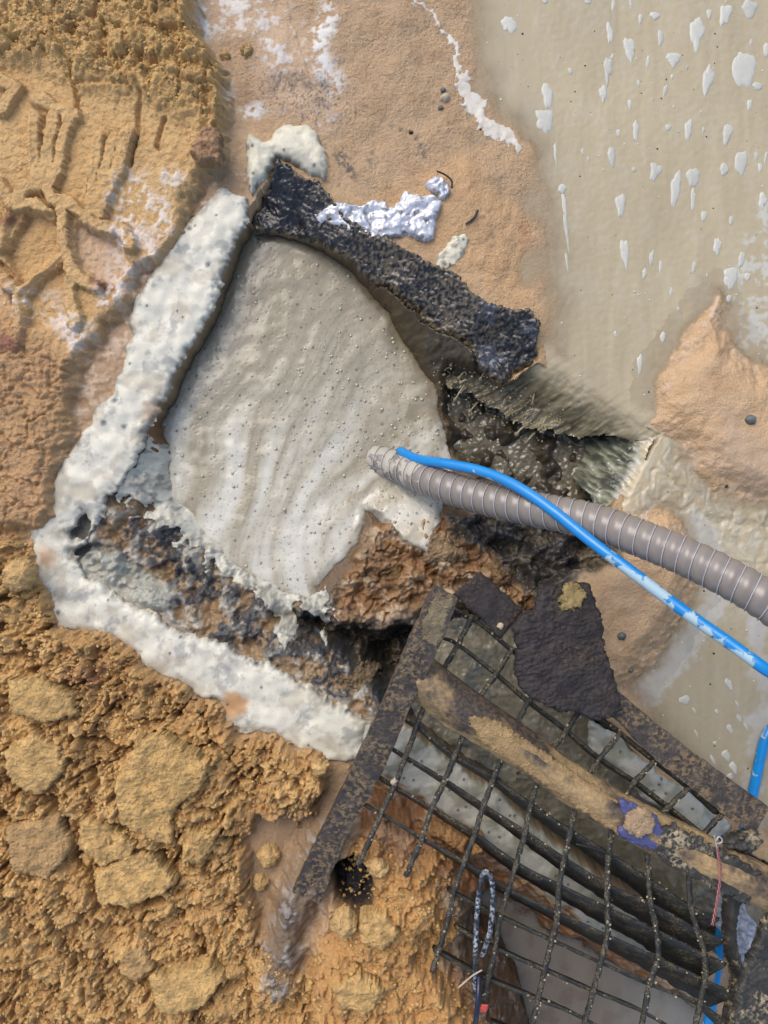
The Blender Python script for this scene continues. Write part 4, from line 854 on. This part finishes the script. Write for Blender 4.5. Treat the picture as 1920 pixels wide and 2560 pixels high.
ribbon('frame_bar', [(1087,1461),(1029,1585),(960,1747),(880,1920),(775,2136),(730,2230)], [(1145,1495),(1107,1600),(1030,1760),(955,1935),(868,2090),(800,2260)], lambda p: .172 - .095 * max(0, (p[1] - 1620) / 600), .006, M['frame'], grate, 3, .003, fold=.02)
ribbon('channel_bar', [(1060,1628),(1116,1675),(1206,1744),(1307,1814),(1440,1912),(1567,1990),(1665,2041),(1758,2085),(1840,2128),(1960,2190)], [(1000,1728),(1029,1747),(1122,1820),(1206,1869),(1322,1944),(1440,2026),(1613,2128),(1715,2189),(1802,2227),(1960,2296)], lambda p: gz(*p) + .018, .006, M['channel'], grate, 9, .002, nw=13, zc=.03, fold=.016)
ribbon('edge_bar', [(1440,1640),(1556,1736),(1680,1840),(1800,1930),(1925,2020)], [(1400,1680),(1533,1791),(1637,1898),(1729,1970),(1813,2039),(1885,2085)], lambda p: gz(*p) + .012, .006, M['frame'], grate, 14, .002, fold=.022)
# mouldy end of the channel bar, paint and sand on it
def chz(p): return gz(*p) + .0265
def thinpatch(name, pts, z, mat, th=.0025, seed=0, rough=.001, jag=5, colr=None, dz=.2):
    return ringlump(name, pts, z - .004, z + th, mat, seed, 10, 3., jag, rough, dz, parent=grate, colr=colr)
thinpatch('mould_crust', [(1630,2070),(1680,2062),(1760,2100),(1850,2150),(1900,2180),(1890,2230),(1870,2262),(1820,2238),(1740,2200),(1670,2160),(1640,2130)], gz(1740, 2140) + .0185 + .022, M['flange'], .003, 31, .002, 8)
thinpatch('paint_patch', cr(Z4, [(370,260),(480,310),(620,370),(700,420),(740,520),(790,530),(910,690),(780,720),(640,700),(500,660),(370,590),(350,540),(420,480)]), gz(1600, 2080) + .0185 + .0245, M['paint'], .0035, 32, .0008, 4)
thinpatch('sand_cake', [(1160,1790),(1230,1795),(1330,1860),(1440,1935),(1540,2000),(1590,2040),(1600,2075),(1560,2098),(1480,2045),(1380,1975),(1290,1915),(1210,1862)], gz(1370, 1930) + .0185 + .0225, M['ground'], .0025, 33, .001, 5, 'a98c60', .3)
thinpatch('mud_cake', circ(1602, 2060, 38, 16), gz(1602, 2060) + .049, M['ground'], .006, 34, .002, 4, 'b59a78', .4)
thinpatch('mud_cake', [(1085,1490),(1135,1500),(1115,1570),(1095,1620),(1060,1600),(1055,1560)], .1735, M['ground'], .002, 35, .001, 7, '85775c', .3)
# steel plates
P1 = ringlump('scrap_plate', [(1200,1427),(1255,1478),(1310,1527),(1281,1562),(1250,1600),(1212,1556),(1133,1487),(1165,1458)], .118, .126, M['plate'], 41, 10, 4, 2., .0015, .0, flatm=True)
tag(P1, 'small square blackened steel plate at the upper corner of the grate', 'steel plate')
P2 = ringlump('rust_plate', [(1354,1465),(1415,1462),(1475,1456),(1492,1517),(1507,1546),(1516,1627),(1533,1673),(1556,1760),(1556,1778),(1533,1795),(1481,1804),(1452,1783),(1394,1778),(1342,1755),(1296,1720),(1287,1673),(1293,1627),(1284,1569),(1307,1529),(1336,1526)], .15, .168, M['plate'], 42, 24, 3.5, 5, .006, .2, strata=.0026)
tag(P2, 'large torn dark rusty plate lying on the grate beside the sand bank', 'rusty plate')
o = ringlump('sand_smear', circ(1432, 1492, 34, 14, .2), .168, .1785, M['ground'], 44, 7, 3, 8, .002, .2, colr='a8925e'); tag(o, 'smear of yellow sand on top of the large rusty plate', 'sand smear')
P3 = ringlump('bent_lug', cr(Z4, [(1260,700),(1330,600),(1440,560),(1560,520),(1620,600),(1600,680),(1480,770),(1430,740),(1340,700)]), .13, .15, M['flange'], 45, 10, 3, 6, .008, .3)
tag(P3, 'crusted bent steel lug sticking out between the two long bars', 'steel lug')
P4 = ringlump('rust_plate', [(1914,2293),(1908,2310),(1891,2371),(1868,2426),(1851,2470),(1845,2499),(1831,2560),(1822,2620),(1990,2640),(1990,2285)], .15, .165, M['flange'], 46, 12, 4, 5, .005, .1)
tag(P4, 'crusted rusty plate in the bottom right corner of the picture', 'rusty plate')
ST = ribbon('bent_strap', [(1807,2225),(1807,2354),(1822,2412),(1825,2455),(1813,2499),(1800,2590)], [(1858,2240),(1842,2311),(1845,2371),(1862,2441),(1847,2499),(1835,2590)], lambda p: .085 + .02 * math.sin(p[1] * .02), .004, M['flange'], None, 50, .004, zc=.012)
tag(ST, 'twisted mouldy steel strap hanging beside the blue pipe under the channel', 'steel strap')
# pale grit on bars, one part
def granules(spots, rmin, rmax, sq=.7):
    base = np.array([(0,0,1),(.894,0,.447),(.276,.851,.447),(-.724,.526,.447),(-.724,-.526,.447),(.276,-.851,.447),(.724,.526,-.447),(-.276,.851,-.447),(-.894,0,-.447),(-.276,-.851,-.447),(.724,-.526,-.447),(0,0,-1)], F)
    fc = np.array([(0,1,2),(0,2,3),(0,3,4),(0,4,5),(0,5,1),(1,6,2),(2,7,3),(3,8,4),(4,9,5),(5,10,1),(6,7,2),(7,8,3),(8,9,4),(9,10,5),(10,6,1),(11,7,6),(11,8,7),(11,9,8),(11,10,9),(11,6,10)])
    sp = np.array(spots, F); n = len(sp); r = (rmin + (rmax - rmin) * rng.random(n) ** 2.5).astype(F)
    V = base[None] * (1 + .55 * (rng.random((n, 12, 1)) - .5)) * r[:, None, None]; V[..., 2] *= sq
    th = rng.random(n) * 6.28; c, s = np.cos(th)[:, None], np.sin(th)[:, None]; x = V[..., 0] * c - V[..., 1] * s; y = V[..., 0] * s + V[..., 1] * c
    V = np.stack([x, y, V[..., 2]], -1) + sp[:, None]
    return V.reshape(-1, 3), (fc[None] + 12 * np.arange(n)[:, None, None]).reshape(-1, 3)
sp = [(p.x + random.gauss(0, .0035), p.y + random.gauss(0, .0035), p.z + .002) for p, _ in specks for _k in range(2) if random.random() < .13]
V, Fc = granules(sp, .0006, .0026); o = mk('grit', V, Fc, M['pale'], grate, False); o['kind'] = 'stuff'
for cx, cy, z in ((1252, 1565, .132), (985, 1955, .12), (1302, 1905, .148), (1560, 2010, .152)):
    o = ringlump('plaster_chip', circ(cx, cy, 9, 9, .35), z - .006, z, M['peb'], int(cy), 4, 3, 2, .001, .3)
    tag(o, {1252: 'pale wood chip on the lower tip of the small black plate', 985: 'white chip stuck on the crossing of two left grate rods', 1302: 'crumbly white chip on the middle of the channel bar', 1560: 'white chip by the violet paint on the channel bar'}[cx], 'chip')

# ---- red twisted wire with bare hook, hanging over the channel bar
wr = thing('twisted_wire', wp((1795,2100), .16), 'red twisted wire with bare hooked end hanging over the channel bar', 'wire')
def helix(path, r, turns, ph):
    out = []; m = len(path)
    for i, p in enumerate(path):
        t = (path[min(i + 1, m - 1)] - path[max(i - 1, 0)]).normalized(); sdv = t.cross(Vector((0, 0, 1))).normalized(); u = sdv.cross(t); a = ph + turns * 2 * math.pi * i / m
        out.append(p + (sdv * math.cos(a) + u * math.sin(a)) * r)
    return out
wpth = catmull([wp(p, .185) for p in ((1793,2118),(1796,2140),(1801,2165),(1800,2200),(1795,2240),(1788,2280),(1781,2313))], 20)
for ph in (0, math.pi):
    V, Fc = sweep(helix(wpth, .0016, 8, ph), ring(.0013, 6)); mk('strand', V, Fc, M['copper'], wr)
V, Fc = sweep(catmull([wp(p, .191) for p in ((1793,2122),(1790,2105),(1797,2092),(1805,2098),(1803,2106),(1793,2108),(1788,2098),(1785,2088))], 8), ring(.0014, 6)); mk('hook', V, Fc, M['silver'], wr)
# ---- looped cable in grate, navy cable, red scrap, twigs
lp = catmull([wp(p, z) for p, z in (((1190,2500),.11),((1188,2400),.13),((1192,2290),.14),((1198,2230),.145),((1206,2188),.145),((1218,2180),.145),((1228,2195),.145),((1232,2240),.14),((1230,2290),.13),((1222,2340),.12),((1205,2390),.11))], 12)
V, Fc = sweep(lp, ring(.0045, 8), .3, 4); M['cab2'] = m_steel('cable_dirty', '1c2027', 'b9c2ca', 1., .4, 25, .42)
o = mk('cable_loop', V, Fc, M['cab2']); tag(o, 'folded dark cable loop smeared with white foam poking through the grate', 'cable')
V, Fc = sweep(catmull([wp(p, z) for p, z in (((1197,2440),.12),((1196,2480),.135),((1193,2525),.14),((1188,2560),.13))], 10), ring(.0048, 8)); o = mk('navy_cable', V, Fc, M['cable']); tag(o, 'short glossy navy blue cable end above the red card scrap', 'cable')
for pts, z in (([(1192,2528),(1205,2512),(1222,2514),(1218,2530),(1200,2535)], .14),):
    o = ringlump('card_scrap', pts, z - .003, z, M['red'], 5, 3, 4, 1, .001, 0., flatm=True); tag(o, 'small red and white card scrap at the tip of the navy cable', 'scrap')
twigs = [([(1092,428),(1110,435),(1128,450),(1130,470)], 'curved dark twig around the foil scrap on the sand', .002), ([(1145,2470),(1180,2440),(1205,2425)], 'thin pale bent twig leaning on the grate by the folded cable', .0016), ([(1165,560),(1185,545),(1195,525)], 'dark twig half buried in sand right of the foil sheet', .0022),([(1440,2110),(1490,2122),(1522,2134)], 'thin brown twig caught on the flat bars below the channel', .0016)]
for k, (p, lb, r) in enumerate(twigs):
    z = (.02, .14, .006, .13)[k]; V, Fc = sweep(catmull([wp(q, z) for q in p], 6), ring(r, 6), .3, k); o = mk('twig', V, Fc, M['peb'] if k == 1 else M['black']); tag(o, lb, 'twig')
# ---- pebbles
def hz(px, py):
    for _ in range(1):
        i = min(np.searchsorted(ax, px), NX - 1); j = min(np.searchsorted(ay, py), NY - 1)
    return float(H[j, i])
for cx, cy, r, mt, lb in ((1113,238,14,'peb','pale round pebble on the smooth sand left of the puddle'),(1108,222,9,'stone','grey pebble touching the pale pebble on the smooth sand'),(1102,266,8,'stone','small dark pebble below the pale pebble'),(1028,328,7,'black','dark brown seed on the sand above the foil'),
    (1883,1048,15,'stone','dark round stone on the sand bank at the right edge'),(1818,1215,6,'black','black chip on the wet sand bank at right'),(1558,1592,13,'stone','dark stone on the sand bank right of the rusty plate'),(1578,1676,9,'stone','bluish grey stone lower on the sand bank near the plate'),(1202,322,5,'black','tiny black chip on the white froth line by the puddle')):
    z = hz(cx, cy); o = ringlump('pebble', circ(cx, cy, r, 12, .12), z - .004, z + r / 1280 * .9, M[mt], int(cx), 7, 2, 1, .001, .5); tag(o, lb, 'pebble')

# ------------------------------------------------------------------ foam patches on the puddle
def foamspots(lst, crop): return [(*cr(crop, [(a, b)])[0], w / crop[2], h / crop[2]) for a, b, w, h in lst]
FS = foamspots([(540,105,75,80),(698,520,95,110),(705,415,50,100),(740,660,14,90),(698,5,25,25),(882,8,35,25),(990,25,18,50),(1065,15,15,50),(1108,80,22,45),(1170,68,50,40),(975,140,30,90),(1062,215,50,110),(1250,255,70,65),(1140,265,18,60),(1195,165,30,70),(965,300,40,115),(987,242,15,25),(947,405,40,80),(805,305,22,30),(1350,140,75,145),(1405,60,25,45),(1472,65,60,90),(1580,35,75,80),(1550,300,100,165),(1400,345,50,130),(1612,372,50,35),(1655,210,40,70),(1585,180,12,30),(1245,330,15,25),(1310,290,12,20),(1215,390,20,55),(1100,360,15,35),(1062,448,22,45),(1160,430,12,15),(1252,460,12,18),(1578,452,25,50),(1087,560,32,90),(1012,572,20,35),(1228,550,28,28),(1316,560,40,95),(1380,560,15,28),(1483,578,45,85),(1548,700,60,110),(1608,675,22,42),(1625,725,22,45),(1650,680,15,60),(1470,732,45,60),(1172,740,52,85),(1080,732,25,22),(983,672,38,88),(858,655,15,28),(882,685,10,22),(1258,810,45,165),(1335,760,62,90),(1335,860,22,100),(1382,932,25,50),(1500,955,22,42),(1022,890,50,105),(1040,1090,35,140),(1195,1150,18,50),(1155,1115,22,70),(1125,1180,22,45),(1240,1260,18,40),(1340,1150,22,50),(1440,1060,40,80),(1545,1120,35,70),(1570,1195,30,40),(1497,1200,70,85),(1272,1335,18,22),(1205,1455,28,48),(1105,1570,26,90),(1000,1440,15,25),(1395,1190,12,20),(1490,1290,25,35),(770,815,45,40),(778,880,22,110),(788,1000,18,170),(790,1130,14,90),(1635,870,40,80)], Q2)
FS += foamspots([(1320,1070,60,110),(1295,1690,75,115),(940,1210,110,90),(1200,1580,40,40),(1020,1300,25,70),(1390,1240,20,70),(1330,1460,50,100),(1215,1310,30,50),(1410,1370,40,80),(1470,1440,30,80),(1360,1790,70,120),(1180,1720,30,90),(1040,1500,20,80),(1330,1870,60,60)], Z2)
big = {0: 'lone ragged foam patch nearest the upper left shore of the puddle', 1: 'wide heart shaped foam patch near the middle left of the puddle', 2: 'tall foam tongue joined above the wide foam patch left of centre', 19: 'large lumpy foam patch near the top right of the puddle', 23: 'largest foam patch with a bubble in its middle at upper right', 24: 'slanting leaf shaped foam patch left of the largest one',
 52: 'long upright foam patch left of the tadpole shaped one', 53: 'head of the tadpole shaped foam patch right of centre', 67: 'foam patch just above the tip of the right sand bank', 57: 'speckled foam patch above the long thin one near mid puddle', 42: 'jagged foam patch at right below the oval ones'}
fm = np.array(C('c3c1b4'), F)
gl = len(foamspots([], Q2)); nQ2 = len(FS) - 14
for i, (cx, cy, w, h) in enumerate(FS):
    if min(w, h) < 7 and max(w, h) < 14 and i not in big: pass
    n = 40; seed = i * 1.37; pts = []
    rot = (-.05 if cx < 1600 else .12) + random.uniform(-.12, .12) if i < nQ2 else -.45
    jr = .3 if max(w, h) > 40 else .18
    V = []; fr = [1.06, 1.0, .86, .6, .3]
    prof = [-.001, .0003, .0009, .0014, .0016]; q = wp((cx, cy), WL)
    for k, f in enumerate(fr):
        for t in range(n):
            a = 2 * math.pi * t / n
            r = 1 + jr * (float(perlin(np.array([math.cos(a) * 1.15 + seed]), np.array([math.sin(a) * 1.15 + seed * 2]))[0]) * 1.3 + .34 * float(perlin(np.array([math.cos(a) * 4 + seed]), np.array([math.sin(a) * 4]))[0]) + .1 * float(perlin(np.array([math.cos(a) * 9 + seed]), np.array([math.sin(a) * 9]))[0]))
            w *= 1; x = .43 * w * r * f * math.cos(a); y = .46 * h * r * f * math.sin(a) * (1.15 if math.sin(a) > 0 else .95) ; x *= 1 - .25 * math.sin(a)
            X_, Y_ = x * math.cos(rot) - y * math.sin(rot), x * math.sin(rot) + y * math.cos(rot)
            sc = min(1, min(w, h) / 22)
            V.append((q.x + X_ / 1280, q.y - Y_ / 1280, WL + prof[k] * max(sc, .45) + (.0006 * random.random() if k > 1 else 0)))
    Fc = [(k * n + t, k * n + (t + 1) % n, (k + 1) * n + (t + 1) % n, (k + 1) * n + t) for k in range(4) for t in range(n)] + [tuple(4 * n + t for t in range(n))]
    Fc = [f[::-1] for f in Fc]
    pc_ = np.tile(fm * random.uniform(.88, 1.04), (len(V), 1)).astype(F)
    o = mk('foam_patch', V, Fc, M['foam'], None, True, {'col': pc_})
    anchors = [(FS[q_][0], FS[q_][1], nm_) for q_, nm_ in ((0, 'lone upper left patch'), (1, 'heart shaped patch'), (19, 'large lumpy patch'), (23, 'largest bubbled patch'), (52, 'long upright patch'), (53, 'tadpole shaped patch'), (67, 'patch above the bank tip'), (57, 'speckled patch'), (42, 'jagged patch'))] + [(1700, 1050, 'right sand bank'), (1860, 1660, 'blue pipe'), (1720, 1870, 'steel edge bar')]
    ax0 = min(anchors, key=lambda q_: math.hypot(q_[0] - cx, q_[1] - cy)); dx_, dy_ = cx - ax0[0], cy - ax0[1]
    dn_ = ('far ' if math.hypot(dx_, dy_) > 110 else '') + (['right of', 'lower right of', 'below', 'lower left of', 'left of', 'upper left of', 'above', 'upper right of'][int(round(math.atan2(dy_, dx_) / (math.pi / 4))) % 8])
    lb_ = ('tiny' if max(w, h) < 14 else 'small' if max(w, h) < 28 else 'medium' if max(w, h) < 55 else 'long') + (' narrow' if w < .4 * h else ' round' if w > .8 * h else ' oval') + ' foam patch ' + dn_ + ' the ' + ax0[2]
    if i in big: tag(o, big[i], 'foam patch')
    elif True: tag(o, lb_, 'foam patch', 'foam patches drifting on the puddle')
    elif i >= nQ2: tag(o, 'thin pale foam patch on the lower right puddle beside the steel edge bar', 'foam patch', 'foam patches on the lower puddle')
    elif i in (74, 75, 76, 77): tag(o, 'narrow foam streak trailing along the submerged sand edge', 'foam patch', 'foam streaks at the shore')
    else: tag(o, ('small' if max(w, h) < 30 else 'medium') + ' elongated white foam patch drifting on the muddy puddle', 'foam patch', 'small foam patches on the puddle' if max(w, h) < 30 else 'medium foam patches on the puddle')
# shoreline froth
s_sh = ld(cr(Q2, [(120,0),(215,60),(240,100),(290,150),(310,220),(340,330),(400,450),(440,520),(530,590),(575,650)]) , -.01, 60, 1.)
wd_ = 6 + 17 * ss(120, 260, Y) * ss(400, 300, Y)
fsh = flat('cfc8ba'); pm(fsh, ss(0, .4, n3), 'c4b69f', .6)
o, _ = patch('shore_froth', s_sh - wd_ + 9 * n3 + 3 * n4, .0016, M['foam'], fsh, None, 10, np.maximum(H, WL - .001), 0.)
tag(o, kind='stuff'); o['label'] = 'white froth line along the sand shore of the puddle'; o['category'] = 'froth'
# flecks on water + dark flecks
pts = []
while len(pts) < 420:
    px = random.uniform(1150, 1990); py = random.uniform(-40, 2100); i = np.searchsorted(ax, px); j = np.searchsorted(ay, py)
    if s_pud[j, i] < -40 and s_pit[j, i] > 30 and H[j, i] < WL - .008: pts.append(((px - 960) / 1280, (1280 - py) / 1280, float(WZ[j, i])))
V, Fc = granules(pts[:300], .0005, .0028, .3); o = mk('foam_flecks', V, Fc, m_simple('fleck', 'cfcab8', .6)); tag(o, 'tiny foam flecks scattered over the muddy puddle', 'foam flecks', kind='stuff')
V, Fc = granules(pts[300:], .0008, .0024, .4); o = mk('dark_flecks', V, Fc, M['black']); tag(o, 'tiny dark flecks floating on the muddy puddle', 'debris', kind='stuff')

# ------------------------------------------------------------------ bubbles, splash, crumbs
pts = []
def dome_mesh(pts, rmin, rmax):
    V = []; Fc = []; n = 8
    for (x, y, z) in pts:
        r = rmin + (rmax - rmin) * random.random() ** 3; b = len(V)
        for k, e in enumerate((0, .6, 1.1)):
            for t in range(n): V.append((x + r * math.cos(e) * math.cos(t * 2 * math.pi / n), y + r * math.cos(e) * math.sin(t * 2 * math.pi / n), z + r * math.sin(e) - r * .15))
        for k in range(2):
            for t in range(n): Fc.append((b + k * n + t, b + k * n + (t + 1) % n, b + (k + 1) * n + (t + 1) % n, b + (k + 1) * n + t))
        Fc.append(tuple(b + 2 * n + t for t in range(n)))
    return V, Fc
while len(pts) < 700:
    px = random.uniform(430, 1150); py = random.uniform(560, 1480); i = np.searchsorted(ax, px); j = np.searchsorted(ay, py)
    wgt = math.exp(-((px - 940) / 170) ** 2 - ((py - 1000) / 230) ** 2) + .22
    if s_pf[j, i] < -14 and random.random() < wgt: pts.append(((px - 960) / 1280, (1280 - py) / 1280, float(PZ[j, i])))
V, Fc = dome_mesh(pts, .0009, .0042); o = mk('foam_bubbles', V, Fc, M['bubble']); tag(o, 'glossy bubbles scattered over the pit foam near the hose', 'bubbles', kind='stuff')
V = []; Fc = []
spx = [(1345,905),(1300,935),(1240,950),(1190,945)]
for k in range(13):
    t = random.random(); x0 = 1120 + 290 * t; y0 = 935 + 160 * t ** 1.5 + random.gauss(0, 32); z0 = -.03 - .06 * random.random()
    L = random.uniform(10, 38); ang = math.radians(random.gauss(160, 30)); path = []
    r0 = random.uniform(.0015, .0026)
    for i in range(9):
        u = i / 8; path.append(wp((x0 + L * u * math.cos(ang), y0 + L * u * math.sin(ang) + 14 * u * u), z0 + .02 * math.sin(u * 2.4) - .01 * u) + Vector((0, .0035 * math.sin(u * 3 + k) * u, 0)))
    v, f = sweep(path, ring(r0, 7), .22, k, scale=lambda u: (1.2 - .6 * u) if u < .8 else (1.6 + .8 * math.sin((u - .8) / .2 * 3.1)) * (1 if u < .98 else .35)); b = len(V); V += v; Fc += [tuple(b + q for q in g_) for g_ in f]
for k in range(190):
    x0 = random.uniform(1080, 1420); y0 = 930 + (x0 - 1080) * .4 + random.gauss(0, 35); z0 = random.uniform(-.09, -.03); v, f = granules([tuple(wp((x0, y0), z0))], .0012, .0032, 1.); b = len(V); V += [Vector(q) for q in v]; Fc += [tuple(int(b + q) for q in g_) for g_ in f]
o = mk('water_splash', V, Fc, M['splash']); tag(o, 'muddy splash drops and tendrils thrown off the waterfall into the pit', 'splash', kind='stuff')
# loose crumbs on the heaps
pts = []; cand = 0
cmask = np.clip(m1 * crest + m2 + m3, 0, 1)
while len(pts) < 11000:
    px = rng.uniform(-25, 1330, 4000); py = rng.uniform(-25, 2640, 4000); i = np.searchsorted(ax, px); j = np.searchsorted(ay, py)
    ok = (cmask[j, i] > .5) & (rng.random(4000) < .25 + .75 * (n2[j, i] < .1)); 
    for a, b, z, c_ in zip(px[ok], py[ok], H[j, i][ok], cmask[j, i][ok]): pts.append(((a - 960) / 1280, (1280 - b) / 1280, z + .0005))
V, Fc = granules(pts, .0011, .0048, .6); cc = np.tile(C('d1aa6c'), (len(V), 1)) * (.8 + .45 * np.repeat(rng.random(len(V) // 12), 12))[:, None]
o = mk('sand_crumbs', V, Fc, M['ground'], None, True, {'col': cc.astype(F), 'aux': np.tile(np.array([[.9, 1., 0]], F), (len(V), 1))}); tag(o, 'loose crumbs of damp yellow sand over both heaps', 'sand crumbs', kind='stuff')

lbs = {}
for o in S.collection.objects:
    if o.parent is None and o.get('label'): lbs.setdefault(o['label'], []).append(o)
for l_, os_ in lbs.items():
    if len(os_) > 1:
        os_.sort(key=lambda q: -q.location.y)
        for k, q in enumerate(os_): q['label'] = ('upper ', 'lower ')[min(k, 1)] + l_
